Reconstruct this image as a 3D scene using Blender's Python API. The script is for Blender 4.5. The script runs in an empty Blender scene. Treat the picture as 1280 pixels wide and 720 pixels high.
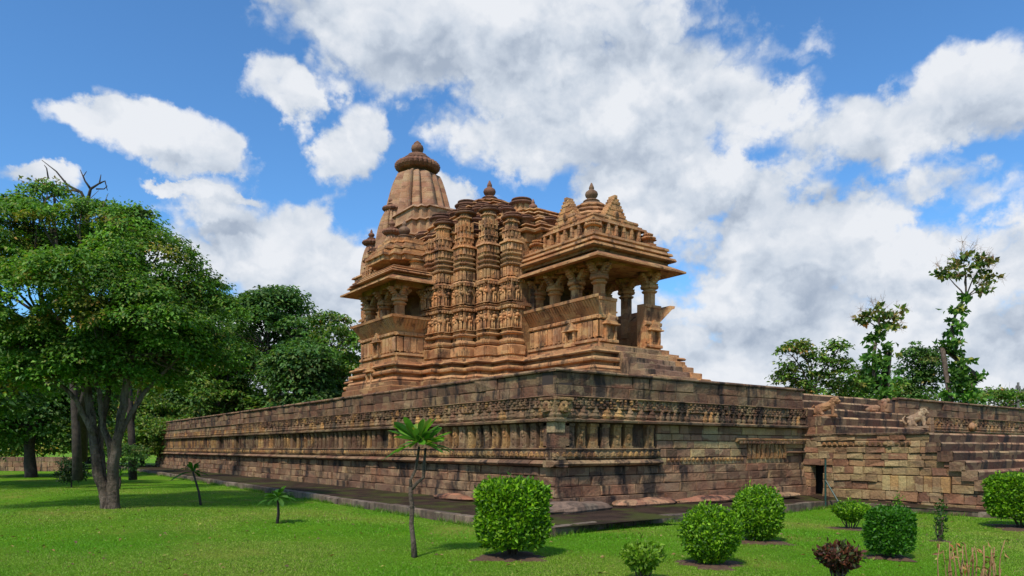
import bpy, math, random
import numpy as np
from math import radians, sin, cos, pi, sqrt, atan, atan2
random.seed(7); RNG = np.random.default_rng(7)
sc = bpy.context.scene

# ------------------------------------------------------------------ camera, sky, sun, exposure
YAW = math.atan2(.597, .802); CA, SA = cos(YAW), sin(YAW)   # world x = along the platform front, y = along its long side
cam_d = bpy.data.cameras.new('camera'); cam = bpy.data.objects.new('camera', cam_d); sc.collection.objects.link(cam)
cam.location = (0, 0, 1.6); cam.rotation_euler = (radians(90), 0, -YAW)
cam_d.lens = 25.3; cam_d.sensor_width = 36; cam_d.shift_y = 0.15625; cam_d.clip_end = 4000; cam_d.clip_start = .1
sc.camera = cam
sc.view_settings.view_transform = 'Standard'; sc.view_settings.look = 'None'; sc.view_settings.exposure = 0.38; sc.view_settings.gamma = 1
sc.view_settings.use_curve_mapping = False
SUN_AZ = 241; SUN_EL = 52    # degrees; azimuth = compass-like angle from +y clockwise where the sun stands
sx, sy = sin(radians(SUN_AZ)), cos(radians(SUN_AZ))
sun_d = bpy.data.lights.new('sun', 'SUN'); sun_d.energy = 3.1; sun_d.angle = radians(4.0); sun_d.color = (1, .93, .82)
sun = bpy.data.objects.new('sun', sun_d); sc.collection.objects.link(sun)
sun.rotation_euler = (radians(90 - SUN_EL), 0, math.atan2(sx, -sy))

def W(px, py, d):                       # a point seen at (px, py) of the 1280x720 photo, d metres in front
    X = (px-640)/900*d; z = 1.6+(560-py)/900*d
    return (CA*X+SA*d, -SA*X+CA*d, z)

def make_world():
    w = bpy.data.worlds.new('World'); sc.world = w; w.use_nodes = True
    nt = w.node_tree; nt.nodes.clear()
    N = nt.nodes.new; L = nt.links.new
    out = N('ShaderNodeOutputWorld'); bg = N('ShaderNodeBackground'); bg.inputs[1].default_value = 0.11
    L(bg.outputs[0], out.inputs[0])
    sky = N('ShaderNodeTexSky'); sky.sky_type = 'NISHITA'; sky.sun_disc = False
    sky.sun_elevation = radians(SUN_EL); sky.sun_rotation = radians(SUN_AZ); sky.air_density = 1.0; sky.dust_density = .25; sky.ozone_density = 2.2
    # --- density group
    g = bpy.data.node_groups.new('cloud_density', 'ShaderNodeTree')
    g.interface.new_socket('Vector', in_out='INPUT', socket_type='NodeSocketVector')
    g.interface.new_socket('Density', in_out='OUTPUT', socket_type='NodeSocketFloat')
    g.interface.new_socket('Fractal', in_out='OUTPUT', socket_type='NodeSocketFloat'); g.interface.new_socket('Grey', in_out='OUTPUT', socket_type='NodeSocketFloat')
    gi = g.nodes.new('NodeGroupInput'); go = g.nodes.new('NodeGroupOutput')
    def M(op, a, b=None, c=None, tree=g):
        n = tree.nodes.new('ShaderNodeMath'); n.operation = op
        for i, v in enumerate((a, b, c)):
            if v is None: continue
            if isinstance(v, (int, float)): n.inputs[i].default_value = v
            else: tree.links.new(v, n.inputs[i])
        return n.outputs[0]
    sp = g.nodes.new('ShaderNodeSeparateXYZ'); g.links.new(gi.outputs[0], sp.inputs[0])
    x, y, z = sp.outputs
    X = M('SUBTRACT', M('MULTIPLY', x, CA), M('MULTIPLY', y, SA))
    Y = M('ADD', M('MULTIPLY', x, SA), M('MULTIPLY', y, CA))
    az = M('ARCTAN2', X, Y)
    r = M('SQRT', M('ADD', M('MULTIPLY', X, X), M('MULTIPLY', Y, Y)))
    te = M('DIVIDE', z, M('MAXIMUM', r, .02))
    wn = g.nodes.new('ShaderNodeTexNoise'); wn.inputs['Scale'].default_value = 7; wn.inputs['Detail'].default_value = 7; wn.inputs['Roughness'].default_value = .6
    g.links.new(gi.outputs[0], wn.inputs['Vector']); ws = g.nodes.new('ShaderNodeSeparateColor'); g.links.new(wn.outputs['Color'], ws.inputs[0])
    az = M('ADD', az, M('MULTIPLY', M('SUBTRACT', ws.outputs[0], .5), .22)); te = M('ADD', te, M('MULTIPLY', M('SUBTRACT', ws.outputs[1], .5), .17))
    nz = g.nodes.new('ShaderNodeTexNoise'); nz.inputs['Scale'].default_value = 3.6; nz.inputs['Detail'].default_value = 9; nz.inputs['Roughness'].default_value = .56; nz.inputs['Distortion'].default_value = .15
    mp = g.nodes.new('ShaderNodeMapping'); mp.inputs['Scale'].default_value = (1, 1, 1.5); mp.inputs['Location'].default_value = (3.1, .7, .4)
    g.links.new(gi.outputs[0], mp.inputs[0]); g.links.new(mp.outputs[0], nz.inputs['Vector'])
    blobs = [ # px, py, rx, ry
        (560,30,330,105),(760,110,230,110),(320,-30,150,70),(640,170,90,60),(880,130,110,80),(800,200,90,60),(360,100,70,45),
        (155,145,120,44),(220,185,75,34),(30,222,90,22),(262,245,70,12),
        (425,195,50,60),(350,330,150,85),(250,345,90,55),(440,380,150,95),(300,430,260,90),
        (560,250,60,35),(840,260,100,34),(960,320,190,75),(1110,165,130,75),(1230,120,140,80),(1160,240,170,60),
        (1180,330,230,90),(900,420,300,130),(1200,480,300,150),(640,470,700,110),(1050,280,120,50)]
    greys = [(620,60,250,60),(940,440,180,80),(1200,450,170,70),(330,410,200,50),(860,140,100,40)]
    acc = None; gacc = None
    def blobset(lst):
      acc = None
      for (px, py, rx, ry) in lst:
          a0 = atan((px-640)/900); t0 = (560-py)/900*cos(a0); sa = rx/900*cos(a0)**2; st = ry/900*cos(a0)
          da = M('DIVIDE', M('SUBTRACT', az, a0), sa); dt = M('DIVIDE', M('SUBTRACT', te, t0), st)
          dd = M('SUBTRACT', 1.0, M('SQRT', M('ADD', M('MULTIPLY', da, da), M('MULTIPLY', dt, dt))))
          acc = dd if acc is None else M('SMOOTH_MAX', acc, dd, .15)

      return acc
    acc = blobset(blobs); gacc = blobset(greys)
    # elsewhere round the sky: scattered cloud
    els = M('MINIMUM', M('MULTIPLY', M('SUBTRACT', M('ABSOLUTE', az), 1.0), 3.0), 0.05)
    acc = M('MAXIMUM', acc, M('ADD', els, .0))
    acc = M('MINIMUM', acc, .62); acc = M('MAXIMUM', acc, -.8)
    vo = g.nodes.new('ShaderNodeTexVoronoi'); vo.feature = 'F1'; vo.inputs['Scale'].default_value = 8.5; vo.inputs['Detail'].default_value = 2.0; vo.inputs['Roughness'].default_value = .55; vo.inputs['Lacunarity'].default_value = 2.3
    vadd = g.nodes.new('ShaderNodeVectorMath'); vadd.operation = 'MULTIPLY_ADD'; g.links.new(wn.outputs['Color'], vadd.inputs[0]); vadd.inputs[1].default_value = (.16, .16, .16); g.links.new(gi.outputs[0], vadd.inputs[2])
    vm = g.nodes.new('ShaderNodeMapping'); vm.inputs['Scale'].default_value = (1, 1, 1.45); g.links.new(vadd.outputs[0], vm.inputs[0]); g.links.new(vm.outputs[0], vo.inputs['Vector'])
    puff = M('SUBTRACT', .80, vo.outputs['Distance'])
    den = M('ADD', M('ADD', acc, M('MULTIPLY', M('SUBTRACT', nz.outputs['Fac'], .5), 1.9)), M('MULTIPLY', puff, .48))
    g.links.new(den, go.inputs[0])
    g.links.new(M('ADD', M('MULTIPLY', nz.outputs['Fac'], .9), M('MULTIPLY', puff, .42)), go.inputs[1]); g.links.new(M('MAXIMUM', M('MINIMUM', gacc, 1.), -.3), go.inputs[2])
    tc = N('ShaderNodeTexCoord')
    g1 = N('ShaderNodeGroup'); g1.node_tree = g; L(tc.outputs['Generated'], g1.inputs[0])
    ad = N('ShaderNodeVectorMath'); ad.operation = 'ADD'; L(tc.outputs['Generated'], ad.inputs[0]); ad.inputs[1].default_value = (-.03, .0, .04)
    g2 = N('ShaderNodeGroup'); g2.node_tree = g; L(ad.outputs[0], g2.inputs[0])
    def MR(v, a, b, c=0., d=1., smooth=True):
        n = N('ShaderNodeMapRange'); n.interpolation_type = 'SMOOTHSTEP' if smooth else 'LINEAR'
        L(v, n.inputs[0]); n.inputs[1].default_value = a; n.inputs[2].default_value = b; n.inputs[3].default_value = c; n.inputs[4].default_value = d
        return n.outputs[0]
    mask = MR(g1.outputs[0], -.10, .26)
    dif = M('SUBTRACT', g1.outputs[0], g2.outputs[0], tree=nt); dif = M('MAXIMUM', M('MINIMUM', dif, .32, tree=nt), -.32, tree=nt)
    shade = M('ADD', M('MULTIPLY', dif, .45, tree=nt), .64, tree=nt)
    shade = M('ADD', shade, M('MULTIPLY', M('SUBTRACT', g1.outputs[1], g2.outputs[1], tree=nt), 1.15, tree=nt), tree=nt)
    shade = M('SUBTRACT', shade, MR(g1.outputs[2], -.25, .9, 0, .26), tree=nt)
    n2 = N('ShaderNodeTexNoise'); n2.inputs['Scale'].default_value = 7; n2.inputs['Detail'].default_value = 6; L(tc.outputs['Generated'], n2.inputs['Vector'])
    shade = M('ADD', shade, M('MULTIPLY', M('SUBTRACT', n2.outputs['Fac'], .5, tree=nt), .5, tree=nt), tree=nt)
    rampc = N('ShaderNodeValToRGB'); L(shade, rampc.inputs[0])
    cr = rampc.color_ramp; cr.elements[0].position = .05; cr.elements[0].color = (2.7, 3.2, 4.0, 1)
    cr.elements[1].position = .95; cr.elements[1].color = (5.8, 6.0, 6.35, 1)
    e = cr.elements.new(.5); e.color = (4.3, 4.75, 5.4, 1)
    # deep clear-air blue of the sky between clouds
    hs = N('ShaderNodeMixRGB'); hs.blend_type = 'MULTIPLY'; hs.inputs[0].default_value = 1; L(sky.outputs[0], hs.inputs[1]); hs.inputs[2].default_value = (.62, 1.02, 1.32, 1)
    mix = N('ShaderNodeMixRGB'); L(mask, mix.inputs[0]); L(hs.outputs[0], mix.inputs[1]); L(rampc.outputs[0], mix.inputs[2])
    L(mix.outputs[0], bg.inputs[0])
    w.cycles.sampling_method = 'MANUAL'; w.cycles.sample_map_resolution = 512
make_world()

# ------------------------------------------------------------------ helpers
COL = sc.collection
def meta(o, label=None, cat=None, group=None, kind=None):
    if label: o['label'] = label
    if cat: o['category'] = cat
    if group: o['group'] = group
    if kind: o['kind'] = kind
    return o
def thing(name, loc, label, cat, group=None):
    o = bpy.data.objects.new(name, None); COL.objects.link(o); o.location = loc; o.empty_display_size = .2
    return meta(o, label, cat, group)
def copy_thing(src, loc, label, rotz=0, scale=1, group=None):
    r = src.copy(); COL.objects.link(r); r.location = loc; r.rotation_euler = (0, 0, rotz); r.scale = (scale,)*3
    r['label'] = label
    if group: r['group'] = group
    for c in list(src.children):
        n = c.copy(); COL.objects.link(n); n.parent = r
        for s in list(c.children):
            m = s.copy(); COL.objects.link(m); m.parent = n
    return r
def world_loc(o):
    x, y, z = o.location
    while o.parent: o = o.parent; x += o.location[0]; y += o.location[1]; z += o.location[2]
    return np.array([x, y, z])

class MB:
    """collects vertices, faces and one colour per vertex; builds ONE mesh"""
    def __init__(s): s.v = []; s.f = []; s.c = []; s.n = 0; s.T = None
    def add(s, vs, fs, col=(1, 1, 1)):
        if s.T is not None: vs = [s.T(p) for p in vs]
        s.v.extend(vs); s.f.extend([tuple(i+s.n for i in f) for f in fs]); s.c.extend([col]*len(vs)); s.n += len(vs)
    def box(s, x0, x1, y0, y1, z0, z1, col=(1, 1, 1), bev=0.0):
        if bev <= 0:
            vs = [(x0,y0,z0),(x1,y0,z0),(x1,y1,z0),(x0,y1,z0),(x0,y0,z1),(x1,y0,z1),(x1,y1,z1),(x0,y1,z1)]
            s.add(vs, [(0,3,2,1),(4,5,6,7),(0,1,5,4),(1,2,6,5),(2,3,7,6),(3,0,4,7)], col)
        else:
            s.loft([(x0,y0),(x1,y0),(x1,y1),(x0,y1)], [(z0,-bev),(z0+bev,0),(z1-bev,0),(z1,-bev)], lambda i: col)
    def loft(s, poly, prof, col=None, cap=True):
        """poly counter-clockwise (x,y); prof = [(z, outward offset)]"""
        n = len(poly); dirs = []
        for i in range(n):
            p0, p1, p2 = poly[i-1], poly[i], poly[(i+1) % n]
            a = np.array([p1[0]-p0[0], p1[1]-p0[1]]); a = a/np.linalg.norm(a)
            b = np.array([p2[0]-p1[0], p2[1]-p1[1]]); b = b/np.linalg.norm(b)
            na = np.array([a[1], -a[0]]); nb = np.array([b[1], -b[0]])
            m = na+nb; m = m/np.linalg.norm(m); m = m/max(.3, m.dot(na)); dirs.append(m)
        rings = [[(poly[i][0]+dirs[i][0]*o, poly[i][1]+dirs[i][1]*o, z) for i in range(n)] for z, o in prof]
        for k in range(len(rings)-1):
            c = col(k) if col else (1, 1, 1)
            s.add(rings[k]+rings[k+1], [(i, (i+1) % n, n+(i+1) % n, n+i) for i in range(n)], c)
        if cap:
            s.add(rings[-1], [tuple(range(n))], col(len(rings)-2) if col else (1, 1, 1))
            s.add(rings[0], [tuple(reversed(range(n)))], col(0) if col else (1, 1, 1))
    def lathe(s, cx, cy, prof, n=20, col=(1, 1, 1), rib=0, amp=0., ax=1., ay=1.):
        vs = []; m = len(prof)
        for (r, z) in prof:
            for i in range(n):
                a = 2*pi*i/n; rr = r*(1+(amp*(abs(sin(a*rib/2))-.5) if rib else 0))
                vs.append((cx+rr*cos(a)*ax, cy+rr*sin(a)*ay, z))
        fs = [(k*n+i, k*n+(i+1) % n, (k+1)*n+(i+1) % n, (k+1)*n+i) for k in range(m-1) for i in range(n)]
        fs += [tuple((m-1)*n+i for i in range(n)), tuple(reversed(range(n)))]
        s.add(vs, fs, col)
    def ball(s, c, r, n=8, m=5, col=(1, 1, 1)):
        rx, ry, rz = r if isinstance(r, tuple) else (r, r, r)
        vs = []
        for k in range(m+1):
            t = -pi/2+pi*(k+.0001)/(m+.0002)
            for i in range(n):
                a = 2*pi*i/n; vs.append((c[0]+rx*cos(t)*cos(a), c[1]+ry*cos(t)*sin(a), c[2]+rz*sin(t)))
        fs = [(k*n+i, k*n+(i+1) % n, (k+1)*n+(i+1) % n, (k+1)*n+i) for k in range(m) for i in range(n)]
        s.add(vs, fs, col)
    def tube(s, pts, rad, n=8, col=(1, 1, 1), wob=0., flute=0.):
        pts = [np.array(p, float) for p in pts]; vs = []
        for k, p in enumerate(pts):
            d = pts[min(k+1, len(pts)-1)]-pts[max(k-1, 0)]; d = d/(np.linalg.norm(d)+1e-9)
            a = np.cross(d, [0, 1, .13]) if abs(d[1]) < .9 else np.cross(d, [1, 0, 0]); a /= np.linalg.norm(a); b = np.cross(d, a)
            for i in range(n):
                t = 2*pi*i/n; r = rad[k]*(1+wob*(random.random()-.5)+flute*(sin(3*t+k*.35)+.6*sin(5*t-k*.5)+.4*sin(8*t+k)))
                vs.append(tuple(p+a*cos(t)*r+b*sin(t)*r))
        m = len(pts)
        fs = [(k*n+i, (k+1)*n+i, (k+1)*n+(i+1) % n, k*n+(i+1) % n) for k in range(m-1) for i in range(n)]
        fs += [tuple(reversed([(m-1)*n+i for i in range(n)])), tuple(range(n))]
        s.add(vs, fs, col)
    def build(s, name, mat, parent=None, smooth=False, loc=None):
        off = world_loc(parent) if parent else (np.array(loc) if loc is not None else np.zeros(3))
        me = bpy.data.meshes.new(name)
        V = np.array(s.v, float)-off
        me.from_pydata(V.tolist(), [], s.f); 
        at = me.attributes.new('col', 'FLOAT_COLOR', 'POINT')
        c = np.ones((len(s.v), 4)); c[:, :3] = np.array(s.c); at.data.foreach_set('color', c.ravel())
        if smooth: me.polygons.foreach_set('use_smooth', [True]*len(me.polygons))
        me.materials.append(mat)
        o = bpy.data.objects.new(name, me); COL.objects.link(o)
        if parent: o.parent = parent
        elif loc is not None: o.location = loc
        return o

def quads_mesh(name, V, C, mat, parent=None, per=4):
    """V (n,per,3) -> loose polygons, C (n,3) one colour each"""
    off = world_loc(parent) if parent else np.zeros(3)
    n = len(V); me = bpy.data.meshes.new(name)
    if per == 4:   # folded leaf: two triangles sharing the midrib
        me.vertices.add(n*4); me.vertices.foreach_set('co', (V.reshape(-1, 3)-off).ravel())
        idx = (np.arange(n)[:, None]*4+np.array([0, 1, 2, 0, 2, 3])).ravel(); nf = n*2
    else:
        me.vertices.add(n*3); me.vertices.foreach_set('co', (V.reshape(-1, 3)-off).ravel()); idx = np.arange(n*3); nf = n
    me.loops.add(len(idx)); me.loops.foreach_set('vertex_index', idx)
    me.polygons.add(nf); me.polygons.foreach_set('loop_start', np.arange(nf)*3); me.polygons.foreach_set('loop_total', np.full(nf, 3))
    me.update(calc_edges=True)
    at = me.attributes.new('col', 'FLOAT_COLOR', 'POINT'); c = np.ones((n, per, 4)); c[:, :, :3] = C[:, None, :]
    at.data.foreach_set('color', c.ravel()); me.materials.append(mat)
    o = bpy.data.objects.new(name, me); COL.objects.link(o)
    if parent: o.parent = parent
    return o
def unit(a): return a/(np.linalg.norm(a, axis=-1, keepdims=True)+1e-9)
def leaf_quads(P, D, Nn, ln, wd, fold=.25):
    """P base, D long direction, Nn approx. normal"""
    D = unit(D); S = unit(np.cross(D, Nn)); U = np.cross(S, D)
    ln = np.asarray(ln)[:, None]; wd = np.asarray(wd)[:, None]
    mid = P+D*ln*.45
    return np.stack([P, mid+S*wd*.5+U*wd*fold, P+D*ln-U*ln*.12, mid-S*wd*.5+U*wd*fold], 1)

# ------------------------------------------------------------------ materials
def nodemat(name):
    m = bpy.data.materials.new(name); m.use_nodes = True; nt = m.node_tree; nt.nodes.clear()
    out = nt.nodes.new('ShaderNodeOutputMaterial'); return m, nt, out
def noise(nt, vec, scale, detail=4, rough=.55, sc3=None):
    n = nt.nodes.new('ShaderNodeTexNoise'); n.inputs['Scale'].default_value = scale; n.inputs['Detail'].default_value = detail; n.inputs['Roughness'].default_value = rough
    if sc3:
        mp = nt.nodes.new('ShaderNodeMapping'); mp.inputs['Scale'].default_value = sc3; nt.links.new(vec, mp.inputs[0]); vec = mp.outputs[0]
    nt.links.new(vec, n.inputs['Vector']); return n.outputs['Fac']
def ramp(nt, v, a, b, c=0., d=1.):
    n = nt.nodes.new('ShaderNodeMapRange'); n.interpolation_type = 'SMOOTHSTEP'; nt.links.new(v, n.inputs[0])
    for i, q in enumerate((a, b, c, d)): n.inputs[i+1].default_value = q
    return n.outputs[0]
def mixc(nt, f, a, b, mode='MIX'):
    n = nt.nodes.new('ShaderNodeMixRGB'); n.blend_type = mode
    for i, q in enumerate((f, a, b)):
        if isinstance(q, (float, int)): n.inputs[i].default_value = q
        elif isinstance(q, tuple): n.inputs[i].default_value = (*q, 1)
        else: nt.links.new(q, n.inputs[i])
    return n.outputs[0]
def stone(name, base, alt, grime=(.035, .028, .026), gr=(.52, .68), amount=.85, streak=(3.2, 3.2, .5), bump=.5, dist=.03, pale=(.46, .36, .27), pal=.35, vs=2.2, cell=.32):
    m, nt, out = nodemat(name)
    tc = nt.nodes.new('ShaderNodeNewGeometry'); P = tc.outputs['Position']
    at = nt.nodes.new('ShaderNodeAttribute'); at.attribute_name = 'col'
    c = mixc(nt, ramp(nt, noise(nt, P, .9, 5, .6), .4, .62), base, alt)
    c = mixc(nt, ramp(nt, noise(nt, P, 3.1, 6, .65), .5, .72, 0, pal), c, pale)
    c = mixc(nt, 1.0, c, at.outputs['Color'], 'MULTIPLY')
    if cell:
        vc = nt.nodes.new('ShaderNodeTexVoronoi'); vc.distance = 'CHEBYCHEV'; vc.inputs['Scale'].default_value = 1.0; mp = nt.nodes.new('ShaderNodeMapping'); mp.inputs['Scale'].default_value = (2.1, 2.1, 3.6)
        nt.links.new(P, mp.inputs[0]); nt.links.new(mp.outputs[0], vc.inputs['Vector']); sv = nt.nodes.new('ShaderNodeSeparateColor'); nt.links.new(vc.outputs['Color'], sv.inputs[0])
        c = mixc(nt, ramp(nt, sv.outputs[0], .55, 1., 0, cell*1.6), c, (alt[0]*1.15, alt[1]*1.35, alt[2]*1.3))
        c = mixc(nt, ramp(nt, sv.outputs[1], .5, 1., 0, cell*1.7), c, (base[0]*.42, base[1]*.34, base[2]*.38))
    c = mixc(nt, ramp(nt, noise(nt, P, 22, 4, .7), .35, .75, 0, .4), c, (.09, .055, .04))
    g = ramp(nt, noise(nt, P, 1.0, 7, .68, streak), gr[0], gr[1], 0, amount)
    c = mixc(nt, g, c, grime)
    bs = nt.nodes.new('ShaderNodeBsdfPrincipled'); nt.links.new(c, bs.inputs['Base Color']); bs.inputs['Roughness'].default_value = .9
    bs.inputs['Specular IOR Level'].default_value = .25
    vo = nt.nodes.new('ShaderNodeTexVoronoi'); vo.inputs['Scale'].default_value = vs*3.2; nt.links.new(P, vo.inputs['Vector'])
    h = nt.nodes.new('ShaderNodeMath'); h.operation = 'ADD'; nt.links.new(noise(nt, P, vs*4.5, 7, .68), h.inputs[0])
    h2 = nt.nodes.new('ShaderNodeMath'); h2.operation = 'MULTIPLY'; nt.links.new(vo.outputs['Distance'], h2.inputs[0]); h2.inputs[1].default_value = .35; nt.links.new(h2.outputs[0], h.inputs[1])
    b = nt.nodes.new('ShaderNodeBump'); b.inputs['Strength'].default_value = bump; b.inputs['Distance'].default_value = dist
    nt.links.new(h.outputs[0], b.inputs['Height']); nt.links.new(b.outputs[0], bs.inputs['Normal'])
    nt.links.new(bs.outputs[0], out.inputs[0]); return m
def leafmat(name, trans=.35, rough=.5, hue=(1., 1., 1.)):
    m, nt, out = nodemat(name)
    at = nt.nodes.new('ShaderNodeAttribute'); at.attribute_name = 'col'
    g = nt.nodes.new('ShaderNodeNewGeometry')
    c = mixc(nt, 1.0, at.outputs['Color'], hue, 'MULTIPLY')
    bs = nt.nodes.new('ShaderNodeBsdfPrincipled'); nt.links.new(c, bs.inputs['Base Color']); bs.inputs['Roughness'].default_value = rough; bs.inputs['Specular IOR Level'].default_value = .35
    tr = nt.nodes.new('ShaderNodeBsdfTranslucent'); nt.links.new(mixc(nt, 1.0, c, (1.5, 1.6, .7), 'MULTIPLY'), tr.inputs[0])
    mx = nt.nodes.new('ShaderNodeMixShader'); mx.inputs[0].default_value = trans
    nt.links.new(bs.outputs[0], mx.inputs[1]); nt.links.new(tr.outputs[0], mx.inputs[2]); nt.links.new(mx.outputs[0], out.inputs[0]); return m
def simple(name, col, rough=.8, nscale=0, alt=None, bump=0, metal=0):
    m, nt, out = nodemat(name); bs = nt.nodes.new('ShaderNodeBsdfPrincipled'); bs.inputs['Roughness'].default_value = rough; bs.inputs['Metallic'].default_value = metal
    g = nt.nodes.new('ShaderNodeNewGeometry')
    at = nt.nodes.new('ShaderNodeAttribute'); at.attribute_name = 'col'
    c = mixc(nt, ramp(nt, noise(nt, g.outputs['Position'], nscale or 3, 6, .65), .35, .65), col, alt or col)
    c = mixc(nt, 1.0, c, at.outputs['Color'], 'MULTIPLY')
    nt.links.new(c, bs.inputs['Base Color'])
    if bump:
        b = nt.nodes.new('ShaderNodeBump'); b.inputs['Strength'].default_value = bump; b.inputs['Distance'].default_value = .03
        nt.links.new(noise(nt, g.outputs['Position'], (nscale or 3)*2, 6, .7), b.inputs['Height']); nt.links.new(b.outputs[0], bs.inputs['Normal'])
    nt.links.new(bs.outputs[0], out.inputs[0]); return m

M_TEMPLE = stone('temple_sandstone', (.47, .21, .088), (.51, .275, .125), grime=(.045, .027, .02), gr=(.52, .66), amount=.82, streak=(2.2, 2.2, .8), bump=.55, dist=.05, pale=(.55, .40, .24), pal=.3, vs=3.5)
M_SPIRE = stone('spire_sandstone', (.37, .19, .105), (.43, .25, .14), grime=(.06, .04, .035), gr=(.6, .8), amount=.6, streak=(2, 2, .5), bump=.35, dist=.04, pal=.2, vs=2)
M_DISC = stone('red_disc_sandstone', (.19, .085, .052), (.26, .12, .075), grime=(.05, .03, .028), gr=(.5, .75), amount=.6, bump=.5, dist=.04, pal=.08, vs=3)
M_WALL = stone('weathered_platform_stone', (.245, .122, .070), (.30, .178, .098), grime=(.022, .018, .017), gr=(.485, .63), amount=.9, streak=(1.7, 1.7, .42), bump=.8, dist=.05, pale=(.36, .27, .17), pal=.3, vs=3.0)
M_CARVE = stone('carved_wall_stone', (.25, .135, .08), (.34, .215, .115), grime=(.022, .018, .018), gr=(.5, .64), amount=.85, streak=(1.9, 1.9, .5), bump=1.0, dist=.07, pale=(.42, .31, .17), pal=.4, vs=5.0)
M_TAN = stone('tan_repair_stone', (.27, .16, .095), (.33, .22, .125), grime=(.05, .03, .024), gr=(.54, .72), amount=.7, streak=(1.7, 1.7, .45), bump=.8, dist=.05, pale=(.42, .32, .2), pal=.35, vs=3.)
M_CORE = simple('dark_mortar_core', (.045, .03, .024), .95)  # near-black body behind the blocks, visible in the open joints
M_KERB = stone('kerb_stone', (.16, .115, .08), (.24, .175, .125), grime=(.035, .03, .025), gr=(.45, .65), amount=.7, bump=.7, pal=.3)
M_STAT_C = stone('cream_statue_stone', (.33, .21, .12), (.38, .26, .16), amount=.6, bump=.5, vs=6)
M_STAT_O = stone('orange_statue_stone', (.38, .17, .075), (.42, .22, .10), amount=.4, bump=.5, vs=6)
M_STAT_R = stone('red_statue_stone', (.24, .10, .06), (.32, .17, .09), amount=.45, bump=.5, vs=6)
M_BARK = stone('bark', (.12, .09, .065), (.19, .145, .11), grime=(.02, .015, .012), gr=(.45, .62), amount=.75, streak=(7, 7, 1.6), bump=1.0, dist=.09, pale=(.2, .16, .13), pal=.3, vs=2.6, cell=0)
M_BARKD = simple('dark_bark', (.03, .022, .018), .95, 5, (.06, .045, .035), .8)
M_TWIG = simple('twig', (.10, .07, .05), .9, 9, (.05, .035, .025), .5)
M_DRY = simple('dry_stalk', (.22, .11, .045), .9, 9, (.34, .20, .09), .4)
M_LEAF = leafmat('leaf_green', .38)
M_LEAFT = leafmat('tree_leaf', .32, .6)
M_RED = leafmat('leaf_maroon', .2)
M_IRON = simple('green_painted_iron', (.012, .06, .05), .45, 8, (.02, .045, .035))
M_POLE = simple('weathered_pole', (.10, .095, .09), .8, 5, (.16, .15, .14))
M_SOIL = simple('bare_soil', (.075, .038, .022), 1., 9, (.12, .065, .035), 1.0)
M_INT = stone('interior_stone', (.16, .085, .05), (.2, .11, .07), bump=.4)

def tint(lo=.75, hi=1.2, warm=.12):
    v = random.uniform(lo, hi); w = random.uniform(-warm, warm); return (v*(1+w*.4), v, v*(1-w))
BLK = [(1, 1, 1), (1.08, 1, .95), (1.15, 1.22, 1.2), (.78, .75, .76), (1.2, 1.3, 1.2), (.62, .64, .68), (.95, .85, .85), (1.0, 1.05, 1.05), (.85, .9, .95)]
def blk():
    c = random.choice(BLK); k = random.uniform(.8, 1.2); return (c[0]*k, c[1]*k, c[2]*k)

# ------------------------------------------------------------------ ground
def lawn_z(x, y):
    t = np.clip((np.asarray(x, float)-12)/10, 0, 1); s = t*t*(3-2*t)
    return -.22-.26*s
def sstep(a, b, x): t = np.clip((x-a)/(b-a), 0, 1); return t*t*(3-2*t)
def lawn_material():
    m, nt, out = nodemat('lawn_grass'); g = nt.nodes.new('ShaderNodeNewGeometry'); P = g.outputs['Position']
    at = nt.nodes.new('ShaderNodeAttribute'); at.attribute_name = 'col'
    c = mixc(nt, ramp(nt, noise(nt, P, .45, 5, .6), .38, .66), (.10, .245, .005), (.15, .31, .008))
    c = mixc(nt, ramp(nt, noise(nt, P, .3, 5, .62, (1.4, .8, 1)), .5, .68, 0, .75), c, (.34, .32, .06))
    c = mixc(nt, ramp(nt, noise(nt, P, 14, 5, .75), .35, .7, 0, .5), c, (.04, .09, .004))
    c = mixc(nt, ramp(nt, noise(nt, P, 55, 3, .7), .45, .75, 0, .35), c, (.13, .25, .015))
    bs = nt.nodes.new('ShaderNodeBsdfPrincipled'); nt.links.new(c, bs.inputs['Base Color']); bs.inputs['Roughness'].default_value = .9; bs.inputs['Specular IOR Level'].default_value = .1
    b = nt.nodes.new('ShaderNodeBump'); b.inputs['Strength'].default_value = 1; b.inputs['Distance'].default_value = .05
    nt.links.new(noise(nt, P, 40, 5, .8), b.inputs['Height']); nt.links.new(b.outputs[0], bs.inputs['Normal']); nt.links.new(bs.outputs[0], out.inputs[0]); return m
M_LAWN = lawn_material()
def make_lawn():
    xs = np.concatenate([np.linspace(-900, -45, 12), np.linspace(-40, 60, 101), np.linspace(70, 1500, 14)])
    ys = np.concatenate([np.linspace(-500, -25, 8), np.linspace(-20, 100, 61), np.linspace(110, 1800, 14)])
    X, Y = np.meshgrid(xs, ys, indexing='ij'); Z = lawn_z(X, Y)+.02*np.sin(X*.7)*np.cos(Y*.53)
    V = np.stack([X, Y, Z], -1).reshape(-1, 3); n, k = len(xs), len(ys)
    F = [(i*k+j, (i+1)*k+j, (i+1)*k+j+1, i*k+j+1) for i in range(n-1) for j in range(k-1)]
    me = bpy.data.meshes.new('lawn'); me.from_pydata(V.tolist(), [], F); me.materials.append(M_LAWN)
    me.polygons.foreach_set('use_smooth', [True]*len(F))
    o = bpy.data.objects.new('lawn', me); COL.objects.link(o); meta(o, kind='structure')
make_lawn()
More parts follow.
